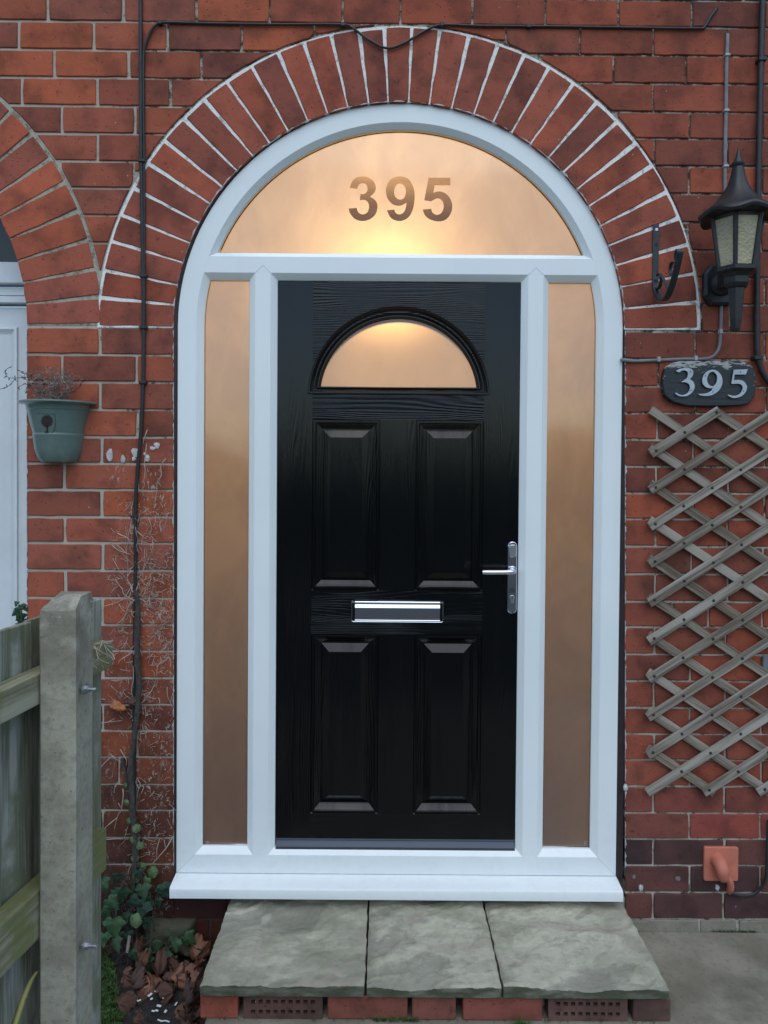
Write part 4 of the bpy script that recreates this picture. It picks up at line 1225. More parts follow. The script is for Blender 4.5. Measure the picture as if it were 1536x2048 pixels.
# ================================================================== NUMBER BOARD
bc = P(1418, 767, -0.02)
board = thing('house_sign', 'worn black wooden number board with metal digits above the trellis', 'sign', tuple(bc))
cor = [(1330,735,1),(1345,726),(1362,722,1),(1478,722,1),(1496,727),(1509,738,1),(1512,765),(1509,793,1),(1498,806),(1482,811,1),(1420,813,1),(1375,812,1),(1345,803),(1328,789,1),(1325,762)]
bo = [(lambda q: (q.x, q.z))(P(p[0], p[1], -0.02)) for p in smooth_outline(cor, 4)]
brd = obj('board', plate(bo, -0.022, 0.0, 0.003), m_sign, board, smooth=30, center=True)
S3 = [(185,175,1),(200,190,1),(235,195),(270,172),(320,165),(365,190),(375,240),(350,300),(275,350,1),(275,358,1),(330,358),(385,385),(408,440),(395,500),(350,550),(290,570),(235,560),(185,530,1),(170,540,1),(215,575),(280,587),(350,580),(420,540),(465,480),(478,410),(450,345),(395,312,1),(435,270),(457,215),(440,160),(390,133),(320,133),(250,145)]
S9 = [(545,550,1),(555,565,1),(640,580),(750,568),(850,510),(910,430),(928,330),(905,245),(850,185),(775,160),(690,185),(630,250),(606,330),(625,400),(680,445),(740,455),(785,448,1),(740,510),(650,545)]
S9i = [(770,185),(710,220),(680,300),(690,370),(735,420),(785,425),(830,380),(848,310),(835,235)]
S5 = [(1117,160,1),(1310,155),(1335,155,1),(1305,232,1),(1125,232,1),(1110,328,1),(1190,325),(1270,345),(1315,400),(1325,450),(1300,520),(1240,580),(1150,610),(1080,605),(1018,570,1),(1030,563,1),(1090,582),(1170,575),(1230,530),(1260,460),(1245,410),(1195,382),(1085,385,1),(1078,375,1)]
t3, t9, t9i, t5 = [gpt(o_, 1330, 720, 8.084, -0.03) for o_ in (S3, S9, S9i, S5)]
dg_ = [poly2d('digit', ol, -0.0300, 0.0045, m_alu, board, 0.0006) for ol in ([t3], [t9, t9i], [t5])]
for i, (x, y) in enumerate(((415,190),(420,488),(652,258),(768,517),(1218,195),(1270,500))):
    q = P(1330+x/8.084, 720+y/8.084, -0.03)
    obj('screw', tube([(q.x, -0.0295, q.z), (q.x, -0.0308, q.z)], 0.0019, 8), m_nail, dg_[i//2])

# ================================================================== TRELLIS
TX = P(1306, 1200, -0.02).x
tre = thing('trellis', 'weathered grey wooden lattice trellis on the right wall under the number board', 'trellis', tuple(P(1450, 1590, 0)))
tb = WORLD_OF[tre]
def slat(x0, y0, x1, y1, yf, mat=None, wdt=0.0282, th=0.0085):
    a, b = P(x0, y0, yf), P(x1, y1, yf)
    L = (b-a).length
    ang = math.atan2(b.z-a.z, b.x-a.x)
    h, e = wdt/2*random.uniform(0.93, 1.05), 0.0012
    g_ = bevel(box(-L/2, L/2, 0, th, -h, h), e)
    me = D.meshes.new('slat')
    me.from_pydata(g_[0], [], g_[1])
    me.materials.append(mat or m_trellis)
    o = D.objects.new('slat', me)
    link(o, tre)
    o.location = (a+b)/2 - tb + Vector((0, 0, 0))
    o.rotation_euler = (random.uniform(-.02, .02), -ang, 0)
    return o
yA, yBk = -0.0285, -0.0193
XE = 1750
up, dn = 0.635, 0.668
segU, segD = [], []
lyU = [905,979,1052,1127,1204,1281,1357,1434,1509,1584]
for i, y in enumerate(lyU):
    xs = 1306-0.9*i*0.9
    y1 = y-up*(XE-xs)
    x1 = XE
    if y1 < 822: x1 = xs+(y-822)/up; y1 = 822
    segU.append((xs-4, y+4*up, x1+3, y1-3*up))
for xs in (1412, 1521, 1630):
    segU.append((xs-4, 1584+3, XE, 1584-up*(XE-xs)))
lyD = [822,896,970,1043,1118,1195,1272,1347,1425,1500]
for i, y in enumerate(lyD):
    xs = 1306-0.8*i
    x1, y1 = XE, y+dn*(XE-xs)
    if y1 > 1586: x1 = xs+(1586-y)/dn; y1 = 1586
    segD.append((xs-4, y-4*dn, x1+2, y1+2*dn))
for xs in (1433, 1546, 1660):
    segD.append((xs-3, 824-3*dn, XE, 824+dn*(XE-xs)))
for s in segD: slat(*s, yBk, m_trellis_back)
for s in segU: slat(*s, yA)
nm_ = None
for a in segU:
    for b in segD:
        d1, d2 = Vector((a[2]-a[0], a[3]-a[1])), Vector((b[2]-b[0], b[3]-b[1]))
        den = d1.x*d2.y-d1.y*d2.x
        t = ((b[0]-a[0])*d2.y-(b[1]-a[1])*d2.x)/den
        u = ((b[0]-a[0])*d1.y-(b[1]-a[1])*d1.x)/den
        if 0 < t < 1 and 0 < u < 1:
            q = P(a[0]+d1.x*t, a[1]+d1.y*t, yA)
            if nm_ is None:
                o = obj('nail', lathe([(0.0054, 0), (0.0046, 0.0018), (0.0005, 0.0028)], (0, 0, 0), 8), m_nail)
                nm_ = o.data
                nm_.transform(Matrix.Rotation(math.radians(90), 4, 'X'))
                o.parent = tre
            else:
                o = D.objects.new('nail', nm_)
                link(o, tre)
            o.location = Vector((q.x, yA+0.0006, q.z)) - tb
# grey junction box on the brick behind the trellis
a = P(1522, 1328, 0)
tag(obj('junction_box', box(a.x, a.x+0.07, -0.014, 0.001, a.z-0.028, a.z+0.028, 0.003), m_junction), 'small grey box fixed to the brick behind the trellis at the right edge', 'box')

# ================================================================== TERRACOTTA PIPE COVER
a = P(1408, 1693.5, -0.006); b = P(1475.5, 1761.5, -0.006)
cov = thing('pipe_cover', 'square terracotta plastic pipe cover low on the right wall', 'pipe cover', ((a.x+b.x)/2, 0, b.z))
obj('plate', plate(rrect(a.x, b.x, b.z, a.z, 0.006), -0.010, 0.001, 0.002), m_terra, cov, smooth=30)
hc_ = P(1441, 1725, -0.03)
def hoodring(r, y, z, el=1.0): return [(hc_.x+r*math.cos(t), y, z+r*el*math.sin(t)) for t in [2*math.pi*i/20 for i in range(20)]]
hood = crs([(hc_.x-0.002, -0.004, hc_.z-0.002), (hc_.x-0.001, -0.026, hc_.z-0.004), (hc_.x, -0.042, hc_.z-0.016), (hc_.x+0.003, -0.040, hc_.z-0.034), (hc_.x+0.007, -0.034, hc_.z-0.046)], 5)
obj('hood', tube(hood, [0.0235-0.0003*i for i in range(len(hood))], 18), m_terra, cov, smooth=50)
tag(obj('pipe_end', tube(crs([P(1452,1752,-0.03), P(1460,1765,-0.026), P(1461,1776,-0.018), P(1459,1782,0.0)], 5), 0.011, 12), m_terra, smooth=True), 'terracotta pipe stub below the square pipe cover', 'pipe')
cable('black_hose', [(1458,1779,-0.004),(1466,1787,-0.012),(1482,1791,-0.014),(1505,1789,-0.016),(1522,1776,-0.018),(1532,1752,-0.02),(1534,1700,-0.02),(1536,1640,-0.018)], 0.0048, m_cable, 'black hose curving from the terracotta pipe along the foot of the wall', 'hose')

# ================================================================== WALL POT AND DRIED PLANT
pc = P(119, 797, 0.0)
zr, zbt = P(113, 799, -0.10).z, P(118, 927, -0.07).z
pot = thing('wall_planter', 'sage green glazed half-round wall pot with a tree emblem, on the left pier', 'planter', (pc.x, 0, zbt))
H = zr - zbt
def half(r, z, n=30, dep=1.0): return [(pc.x-r*math.cos(math.pi*i/n), -dep*r*math.sin(math.pi*i/n)*1.12+0.0, z) for i in range(n+1)]
hp = [(0.001,0.0),(0.040,0.001),(0.055,0.006),(0.064,0.020),(0.071,0.045),(0.0755,H*0.44),(0.0762,H*0.452),(0.0762,H*0.472),(0.0748,H*0.485),(0.083,H*0.66),(0.0905,H*0.855),(0.0925,H*0.862),(0.0945,H*0.93),(0.0975,H*0.945),(0.1125,H*0.955),(0.116,H*0.972),(0.1155,H*0.99),(0.110,H),(0.101,H*0.995),(0.094,H*0.93),(0.09,H*0.86)]
rings_ = [half(r*1.03, zbt+z) for r, z in hp]
body = obj('pot', loft(rings_, False), m_glaze, pot, smooth=35)
obj('pot_back', ([(-r*1.03+pc.x, -0.0005, zbt+z) for r, z in hp[:18]]+[(r*1.03+pc.x, -0.0005, zbt+z) for r, z in hp[:18]][::-1], [tuple(range(36))]), m_glaze, pot)
obj('compost', ([(pc.x, 0.0, zbt+H*0.9)]+half(0.0955, zbt+H*0.9), [(0, i, i+1) for i in range(1, 31)]), m_soilpot, pot)
# emblem: a tree in a shield, modelled on the curve of the pot
def on_pot(px, py, lift=0.0012):
    "point where the camera ray of a measured pixel meets the pot's side"
    for k in range(200):
        Y = -0.125+0.0006*k
        q = P(px, py, Y)
        z = q.z-zbt
        r = 0.08
        for (r0, z0), (r1, z1) in zip(hp[:13], hp[1:14]):
            if z0 <= z <= z1 and z1 > z0: r = r0+(r1-r0)*(z-z0)/(z1-z0); break
        r *= 1.03
        if ((q.x-pc.x)/r)**2+((q.y)/(r*1.12))**2 <= 1.0:
            return q+Vector((0, -lift, 0))
    return P(px, py, -0.09)
cr = []
for i in range(64):
    t = 2*math.pi*i/64
    k = 1+0.12*math.sin(i*2.4)+0.05*math.sin(i*7.3)
    cr.append((94+11.5*k*math.cos(t), 842+11.5*k*math.sin(t)*(1.0)))
ctr = on_pot(94, 842)
rim = [on_pot(x, y) for x, y in cr]
mid_ = [on_pot(94+(x-94)*0.5, 842+(y-842)*0.5) for x, y in cr]
V = [tuple(ctr)]+[tuple(p) for p in mid_]+[tuple(p) for p in rim]+[tuple(p+Vector((0, 0.003, 0))) for p in rim]
F = [(0, 1+i, 1+(i+1) % 64) for i in range(64)]+[(1+i, 65+i, 65+(i+1) % 64, 1+(i+1) % 64) for i in range(64)]+[(65+i, 129+i, 129+(i+1) % 64, 65+(i+1) % 64) for i in range(64)]
em = obj('emblem', join((V, F), tube([on_pot(94, 850), on_pot(94.5, 858), on_pot(94.5, 865)], [0.0035, 0.0025, 0.003], 6), tube([on_pot(94.5, 862), on_pot(97.5, 865)], 0.0016, 5), tube([on_pot(94, 862), on_pot(90.5, 865)], 0.0016, 5)), m_emblem, body)
obj('shield_line', tube([on_pot(x, y, 0.0002) for x, y in ((75,827.5),(85,827.5),(95,828),(107,828),(110,829),(110.5,838),(110.8,850),(109.5,858),(106,864),(103,866))], 0.0009, 5), m_emblem, body)
# dried plant
rs = random.Random(5)
dp = thing('dried_plant', 'tangled dead brown plant standing in the green wall pot', 'plant', (pc.x-0.01, -0.05, zbt+H*0.9))
base = Vector((pc.x-0.012, -0.05, zbt+H*0.895))
def wander(p, d, L, n, r_, curl=0.5):
    out = [p.copy()]
    d = d.normalized()
    for i in range(n):
        d = (d+Vector((r_.uniform(-1,1), r_.uniform(-1,1), r_.uniform(-1,1)))*curl).normalized()
        p = p+d*(L/n)
        if p.y > -0.004: p.y = -0.004; d.y = -abs(d.y)
        out.append(p.copy())
    return out
for i in range(9):
    a = rs.uniform(0, 6.283)
    st = wander(base+Vector((0.012*math.cos(a), 0.010*math.sin(a), -0.01)), Vector((0.75*math.cos(a)-0.15, 0.35*math.sin(a), 1.0)), rs.uniform(0.085, 0.13), 7, rs, 0.30)
    obj('stem', tube(crs(st, 2), 0.0012, 5), m_dry, dp)
gs = []
for i in range(760):
    a = rs.uniform(0, 6.283); rr = rs.random()**0.6
    hh = rs.random()**0.9
    c_ = base+Vector((0.085*rr*math.cos(a)*(0.45+0.75*hh)+0.012, 0.04*rr*math.sin(a), 0.012+0.115*hh*(1.05-0.35*rr)))
    gs.append(tube(wander(c_, Vector((rs.uniform(-1,1), rs.uniform(-.6,.6), rs.uniform(-.4,1))), rs.uniform(0.008, 0.026), 4, rs, 0.9), rs.uniform(0.0005, 0.0010), 3, False))
o = obj('twig', join(*gs), m_dry, dp); o['kind'] = 'stuff'
for pts_ in ([(95,770),(70,752),(58,754),(30,756),(17,755),(11,748),(12,740),(20,734)], [(30,757),(20,770),(8,777),(0,778),(-12,786)], [(90,768),(70,760),(52,748),(42,744),(39,740)], [(60,770),(52,778),(55,786)], [(115,790),(140,785),(158,775),(163,765)], [(75,756),(62,772),(50,768),(36,775)]):
    pp = crs([P(x, y, -0.055-0.0004*i) for i, (x, y) in enumerate(pts_)], 4)
    gg = [tube(pp, 0.0009, 5)]
    for q in pp[::3]:
        gg.append(tube(wander(q, Vector((rs.uniform(-1,1), 0, rs.uniform(-1,1))), 0.010, 3, rs, 0.5), [0.0012, 0.0018, 0.0014, 0.0004], 4))
    obj('stem', join(*gg), m_bark, dp)

# ================================================================== DEAD CLIMBER on the pier
rs = random.Random(11)
vine = thing('dead_climber', 'dead climbing plant with pale rootlets clinging to the left pier along the cable', 'plant', tuple(P(268, 1780, -0.02)))
# blackened main stem below the knot
st = crs([P(272,1180,-.012), P(276,1230,-.016), P(274,1300,-.016), P(277,1370,-.016), P(272,1450,-.016), P(262,1520,-.018), P(264,1600,-.02), P(270,1690,-.022), P(268,1770,-.025), P(262,1860,-.03)], 5)
obj('main_stem', tube([p+Vector((0.003*noise.noise(p*30), 0, 0)) for p in st], [0.008+0.004*abs(noise.noise(p*22)) for p in st], 8), m_bark, vine, smooth=True)
S2 = crs([P(244,1518,-.008), P(252,1550,-.01), P(262,1590,-.014), P(268,1640,-.016)], 5)
obj('main_stem', tube(S2, 0.006, 7), m_bark, vine, smooth=True)
crop = lambda cx_, cy_, y0: (190+cx_*0.14642, y0+cy_*0.14648)
TW = []
for y0, lists in ((860, [[(715,0),(690,60),(668,130),(655,190)], [(705,185),(690,330),(675,450),(685,560),(668,680),(672,760),(640,815)], [(970,385),(900,490),(905,620),(850,710),(845,830),(825,930),(818,1030)], [(850,712),(890,750),(910,785)], [(1015,1130),(980,1170),(970,1250),(955,1330)], [(515,1000),(495,1080),(497,1200),(485,1320),(455,1430),(450,1540),(425,1620),(440,1760),(450,1880),(440,2040)], [(490,1310),(560,1370),(640,1440),(690,1480)], [(555,1275),(560,1390),(585,1495)], [(310,1410),(370,1440),(440,1470),(490,1550),(510,1600)], [(235,1570),(300,1630),(380,1665),(490,1705)], [(240,1750),(290,1840),(340,1930),(410,2010)], [(690,1840),(640,1950),(570,2040)], [(730,1200),(770,1330),(750,1440)], [(605,1150),(595,1230),(575,1280)], [(300,1570),(360,1620),(420,1680)]]),
                  (1160, [[(280,0),(330,70),(370,120),(390,190),(450,235),(530,280)], [(440,0),(490,80),(510,150),(570,215),(620,260),(700,298)], [(555,10),(490,100),(430,200),(350,280),(260,320),(150,350),(50,385),(10,460)], [(600,40),(560,150),(545,260),(470,330),(430,430),(360,600)], [(530,270),(580,320),(560,430),(470,425)], [(440,450),(370,540),(300,600),(215,635)], [(660,130),(600,220),(555,280),(480,360)], [(600,490),(640,550),(670,585)], [(865,455),(900,540),(940,590)], [(535,965),(460,1020),(390,1060),(330,1110),(320,1150)], [(790,1010),(740,1050),(680,1080)], [(600,1090),(560,1140),(530,1180)], [(955,1095),(870,1150),(845,1230),(845,1310)], [(815,1420),(760,1530),(680,1620),(630,1700)], [(985,1460),(990,1580),(1030,1670),(1070,1745)], [(1085,1500),(1045,1600),(1035,1690)], [(520,1180),(525,1350),(500,1500),(515,1600)], [(65,1955),(180,1940),(370,1920)], [(170,1945),(270,1890)]]),
                  (1460, [[(525,0),(570,80),(640,160)], [(80,510),(150,430),(240,365),(320,420),(400,465)], [(345,265),(390,340),(430,410),(420,500)], [(210,330),(260,380),(290,440)], [(585,680),(620,750),(590,820),(575,930)], [(620,770),(665,770),(640,850),(625,880)], [(380,800),(385,900),(360,1080),(310,1170),(265,1350)], [(300,1200),(200,1280),(110,1360)], [(20,1510),(150,1495),(310,1485),(460,1490)], [(880,1490),(850,1610),(835,1740)], [(1060,1460),(980,1600),(880,1720),(780,1830)], [(945,1500),(960,1600)], [(495,1835),(460,1920),(450,1980),(440,2048)], [(455,490),(450,620),(480,710),(535,735)], [(810,840),(755,905)], [(320,1000),(350,1055)]])):
    for l in lists: TW.append([crop(x, y, y0) for x, y in l])
for l in TW:
    n = len(l)
    d0 = rs.uniform(0.004, 0.012)
    pp = crs([P(x, y, -d0-0.006*math.sin(math.pi*i/max(n-1, 1))) for i, (x, y) in enumerate(l)], 5)
    k = rs.uniform(0.0011, 0.0019)
    obj('twig', tube(pp, [k*(1-0.45*i/len(pp)) for i in range(len(pp))], 6), m_vine, vine, smooth=True)
gs = []
for i in range(430):
    cx_ = rs.gauss(0, 1)
    y = rs.choice([rs.uniform(980, 1500), rs.gauss(1170, 60), rs.uniform(1000, 1760)])
    x = 272+cx_*(26 if y < 1400 else 22)
    if rs.random() < 0.3: x = rs.uniform(292, 343)
    if not 205 < x < 346 or y > 1800: continue
    c_ = P(x, y, -rs.uniform(0.002, 0.014))
    a = rs.uniform(0, 6.283)
    gs.append(tube(wander(c_, Vector((math.cos(a), 0, math.sin(a)-0.5)), rs.uniform(0.010, 0.040), 4, rs, 0.45), rs.uniform(0.0004, 0.0009), 3, False))
for i in range(900):
    x, y = rs.uniform(296, 346), rs.choice([rs.uniform(1000, 1740), rs.uniform(1120, 1300)])
    if noise.noise(Vector((x*0.05, y*0.022, 2.2))) < 0.02: continue
    c_ = P(x, y, -0.0012)
    a = rs.uniform(0, 6.283)
    gs.append(tube(wander(c_, Vector((math.cos(a), 0, math.sin(a))), rs.uniform(0.004, 0.013), 3, rs, 0.6), rs.uniform(0.0004, 0.0008), 3, False))
o = obj('rootlet', join(*gs), m_vine, vine); o['kind'] = 'stuff'

# ================================================================== LEAVES
def leaf_mesh(name, outline_, mat, curl, fold, seed, th=0.0004):
    "a leaf in its own xz plane: veined fan of faces, folded and curled"
    outline_ = [(p.x, p.y) for p in crs([(q[0], q[1], 0) for q in outline_], 3 if curl > 0.9 else 2, True)]
    n = len(outline_)
    V, F = [], []
    levels = (0.0, 0.2, 0.4, 0.6, 0.8, 1.0)
    NL = len(levels)-1
    for l in levels[1:]:
        for x, z in outline_:
            V.append((x*l, 0, z*l))
    c0 = len(V)
    V.append((0, 0, 0))
    for i in range(n):
        j = (i+1) % n
        F.append((c0, i, j))
        for k in range(NL-1): F.append((k*n+i, (k+1)*n+i, (k+1)*n+j, k*n+j))
    W = []
    R = max(math.hypot(x, z) for x, z in outline_)
    for x, y, z in V:
        u = Vector((x/R, z/R, seed))
        y = fold*abs(x) + curl*((x*x+z*z)/R) + 0.22*R*curl*noise.noise(u*2.0)+ R*0.10*noise.noise(u*3.1+Vector((3, 1, 2)))*(1 if curl < 0.9 else 3.2)
        if curl >= 0.9:
            an = math.atan2(z, x)
            y += R*0.16*(math.hypot(x, z)/R)*math.sin(an*5+seed*3) + R*0.08*noise.noise(u*6.5)
        W.append((x, y, z))
    m = len(W)
    W2 = W + [(x, y+th, z) for x, y, z in W]
    F2 = F + [tuple(reversed([i+m for i in q])) for q in F]
    rim_ = [(NL-1)*n+i for i in range(n)]
    for i in range(n): F2.append((rim_[i], rim_[(i+1) % n], rim_[(i+1) % n]+m, rim_[i]+m))
    me = D.meshes.new(name)
    me.from_pydata(W2, [], F2)
    me.materials.append(mat)
    me.polygons.foreach_set('use_smooth', [True]*len(me.polygons))
    return me
ivy_out = [(0,-.06),(.12,-.16),(.28,-.14),(.40,.0),(.52,.10),(.36,.22),(.26,.34),(.24,.46),(.12,.62),(0,.80)]
ivy_out = ivy_out + [(-x, z) for x, z in ivy_out[-2:0:-1]]
round_out = [(0,-.3),(.16,-.38),(.34,-.28),(.44,-.05),(.42,.18),(.28,.36),(.12,.44),(0,.48)]
round_out = round_out + [(-x, z) for x, z in round_out[-2:0:-1]]
dead_out = [(0,-.50),(.10,-.44),(.24,-.40),(.40,-.34),(.44,-.18),(.52,.00),(.45,.10),(.38,.24),(.27,.28),(.15,.40),(0,.52)]
dead_out = dead_out + [(-x, z) for x, z in dead_out[-2:0:-1]]
oval_out = [(0,-.5),(.14,-.38),(.24,-.18),(.27,.05),(.22,.26),(.12,.42),(0,.55)]
oval_out = oval_out + [(-x, z) for x, z in oval_out[-2:0:-1]]
IV = [leaf_mesh('leaf', ivy_out, m_ivy, 0.25, 0.12, s) for s in (0.3, 1.7, 3.1)]
IVL = [leaf_mesh('leaf', round_out, m_ivy_light, 0.3, 0.15, s) for s in (0.9, 2.3)]
DL_ = [leaf_mesh('dead_leaf', dead_out, m_dead, 1.0, 0.35, s) for s in (0.2, 1.4, 2.9)]+[leaf_mesh('dead_leaf', oval_out, m_dead, 1.1, 0.7, s) for s in (4.2, 5.3)]
DD_ = [leaf_mesh('dead_leaf', dead_out, m_dead_dark, 1.1, 0.4, s) for s in (0.7, 2.2)]
OR_ = leaf_mesh('dead_leaf', oval_out, m_orange, 1.0, 0.6, 3.3)

rs = random.Random(21)
ivy = thing('ivy', 'green ivy creeping up the foot of the left pier behind the concrete post', 'ivy', tuple(P(255, 1900, -0.05)))
def leaf_at(parent, me, px, py, Y, size_px, rot, tilt, turn, name='leaf'):
    o = D.objects.new(name, me)
    link(o, parent)
    q = P(px, py, Y)
    o.location = q - (WORLD_OF[parent] if parent else Vector((0, 0, 0)))
    s = size_px*(2.46+Y)/1536
    o.scale = (s, s, s)
    o.rotation_euler = (tilt, rot, turn)
    return o
for px_, py_, Y, sz, rot, big in ((226,1842,-.10,52,3.1,1),(267,1841,-.09,34,2.9,0),(303,1744,-.03,26,2.6,0),(325,1772,-.04,36,2.8,1),(217,1800,-.10,38,2.4,1),(243,1781,-.08,42,3.3,1),(284,1772,-.06,38,2.9,1),(288,1808,-.07,40,3.4,1),(262,1800,-.09,36,2.2,1),(205,1760,-.08,30,2.7,1),(236,1752,-.06,28,3.5,1),(206,1820,-.11,30,2.5,1),(252,1866,-.10,30,3.0,1),(300,1800,-.05,26,3.8,1),(276,1742,-.05,24,2.9,1),(230,1880,-.11,34,2.6,1),(208,1870,-.12,30,3.2,1),(250,1828,-.07,30,2.7,1),(294,1838,-.06,26,3.4,1),(316,1798,-.05,22,3.0,1),
                                  (286,1911,-.10,44,2.2,1),(322,1890,-.08,40,3.6,1),(347,1880,-.07,40,3.0,1),(370,1874,-.06,40,2.4,1),(392,1900,-.05,30,3.2,1),(330,1908,-.09,34,2.8,1),(300,1925,-.11,30,3.0,1),(262,1905,-.12,30,2.6,1),
                                  (249,1571,-.02,12,2.0,0),(251,1606,-.025,16,1.4,0),(256,1641,-.025,14,2.5,0),(274,1656,-.03,20,3.4,0),(268,1678,-.03,17,2.9,0),(279,1690,-.03,18,3.3,0),(270,1716,-.03,18,2.7,0),(283,1732,-.03,20,3.2,0),(272,1752,-.04,24,2.8,0),(292,1762,-.04,22,3.5,0)):
    leaf_at(ivy, rs.choice(IV) if big else rs.choice(IVL), px_, py_, Y, sz, rot, rs.uniform(-0.1, 0.55), rs.uniform(-.5, .5))
for l in ([(268,1905,-.06),(262,1840,-.06),(268,1770,-.045),(272,1700,-.03),(262,1640,-.025),(252,1590,-.02)], [(240,1900,-.08),(232,1840,-.09),(240,1780,-.07),(262,1742,-.04)], [(300,1900,-.07),(305,1840,-.05),(318,1780,-.035)], [(262,1910,-.1),(310,1905,-.08),(360,1885,-.06)]):
    obj('stem', tube(crs([P(*q) for q in l], 6), 0.0022, 6), m_bark, ivy, smooth=True)
gs = []
for i in range(300):
    x, y = rs.gauss(248, 30), rs.uniform(1745, 1925)
    if x < 188 or x > 345: continue
    q = P(x, y, -rs.uniform(0.015, 0.07))
    a = rs.uniform(0, 6.283)
    gs.append(tube(wander(q, Vector((math.cos(a), -.3, math.sin(a))), rs.uniform(0.015, 0.05), 4, rs, 0.4), rs.uniform(0.0005, 0.0012), 3, False))
o = obj('dead_stalk', join(*gs), m_bark, ivy); o['kind'] = 'stuff'

# far ivy seen past the fence top
iv2 = thing('ivy', 'small dark ivy clump peeping over the fence beside the white neighbouring door', 'ivy', tuple(P(45, 1260, -0.25)))
for i in range(34):
    leaf_at(iv2, rs.choice(IV), rs.gauss(50, 8)-0.25*(1255-1225), rs.uniform(1208, 1262), -0.25-rs.uniform(0, .06), rs.uniform(11, 18), rs.uniform(0, 6.28), rs.uniform(-.6, .6), rs.uniform(-.8, .8))

# dead leaves, one thing each
def ground_z(x, y): return SOIL + 0.016*noise.fractal(Vector((x*14, y*14, 0.0)), 0.8, 2.0, 4)
LV = [(272,1935,62,0.5,0,'broad tan dead leaf with a folded tip, leftmost in the heap by the doorstep'),(319,1952,58,0.1,3,'upright narrow brown dead leaf in the middle of the heap by the doorstep'),(350,1960,52,2.2,1,'crumpled brown dead leaf in the heap below the ivy beside the step'),(388,1915,56,0.9,2,'reddish dead leaf leaning on the left end of the doorstep'),(300,1975,48,2.9,0,'dead brown leaf underneath the broad tan leaf'),(380,1962,50,1.4,4,'curled brown dead leaf touching the stone slab'),(245,1945,36,1.9,3,'small shrivelled brown dead leaf on the moss'),(238,2008,44,2.5,1,'flat brown dead leaf lying on the moss near the bottom edge'),(335,1925,34,0.2,4,'small reddish dead leaf standing behind the heap'),(345,1985,40,3.9,2,'torn brown dead leaf by the paper scraps')]
for px_, py_, sz, rot, k, lb in LV:
    q = P(px_, py_, -0.2)
    d = (q-CAM)
    t = (SOIL+0.028-CAM.z)/d.z
    q = CAM+d*t
    o = D.objects.new('dead_leaf', DL_[k])
    link(o)
    o.location = q
    s = sz*(q.y-CAM.y)/1536*1.15
    o.scale = (s, s*0.9, s)
    o.rotation_euler = (math.radians(rs.uniform(25, 60)), rot, rs.uniform(-.6, .6))
    tag(o, lb, 'leaf', 'dry leaves heaped beside the doorstep')
for i in range(34):
    px_, py_ = rs.uniform(245, 402), rs.uniform(1915, 2070)
    if 285 < px_ < 350 and py_ > 1985: continue
    d = P(px_, py_, -0.2)-CAM
    q = CAM+d*((SOIL+rs.uniform(0.006, 0.02)-CAM.z)/d.z)
    o = D.objects.new('dead_leaf', rs.choice(DD_+DD_+DL_)); link(o)
    o.location = q
    s = rs.uniform(22, 50)*(q.y-CAM.y)/1536
    o.scale = (s, s, s)
    o.rotation_euler = (math.radians(rs.uniform(40, 95)), rs.uniform(0, 6.28), rs.uniform(-.8, .8))
    tag(o, 'small crumpled dead leaf lying loose on the wet soil by the step', 'leaf', 'small dead leaves strewn on the soil')
for px_, py_, sz, rot, k, lb in ((375,2010,60,0.6,0,'dark wet dead leaf against the step bricks at the bottom edge'),(390,1985,50,2.4,1,'dark wet dead leaf tucked under the slab edge'),(265,1975,50,1.2,0,'dark dead leaf between the moss and the tan leaf'),(392,2030,46,3.0,1,'darkest wet leaf in the bottom corner by the step bricks')):
    d = P(px_, py_, -0.2)-CAM
    q = CAM+d*((SOIL+0.018-CAM.z)/d.z)
    o = D.objects.new('dead_leaf', DD_[k]); link(o)
    o.location = q
    s = sz*(q.y-CAM.y)/1536*1.1
    o.scale = (s, s, s)
    o.rotation_euler = (math.radians(rs.uniform(40, 75)), rot, rs.uniform(-.5, .5))
    tag(o, lb, 'leaf', 'dry leaves heaped beside the doorstep')
o = leaf_at(None, OR_, 227, 1414, -0.03, 40, 1.9, 0.5, 0.2, 'dead_leaf'); tag(o, 'bright orange dead leaf caught on the climber beside the concrete post', 'leaf')
o = leaf_at(None, DD_[1], 262, 1408, -0.03, 30, 1.6, 0.3, 0.2, 'dead_leaf'); tag(o, 'dark brown dead leaf caught across the black cable', 'leaf')
# paper scraps
SC = [(315,1983,24,.5),(300,1990,18,1.0),(326,1996,10,1.3),(318,2012,16,.1),(310,2022,22,.15),(331,2023,11,.4),(327,2042,34,-.15),(345,1975,8,1.1),(303,1998,9,.3),(352,2008,12,.8),(278,2001,14,.2),(353,1930,16,-.3)]
for px_, py_, L, a in SC:
    d = P(px_, py_, -0.2)-CAM
    q = CAM+d*((SOIL+0.020-CAM.z)/d.z)
    s = (q.y-CAM.y)/1536
    a += rs.uniform(-.9, .9)
    l, w_ = L*s/2*rs.uniform(0.5, 0.8), rs.uniform(1.0, 2.6)*s
    pts = [Vector((l*math.cos(a)*t, l*math.sin(a)*t*1.2, 0.004*noise.noise(Vector((t*2, px_, 0))))) for t in (-1, -.3, .3, 1)]
    rg = [[q+p+Vector((-math.sin(a)*k, math.cos(a)*k, h)) for k, h in ((-w_, 0), (w_, 0.001), (w_, 0.0016), (-w_, 0.0006))] for p in pts]
    tag(obj('paper_scrap', loft(rg, True, True, True), m_paper, center=True), 'tiny white paper scrap littering the dark soil beside the step', 'litter', 'white scraps on the soil')
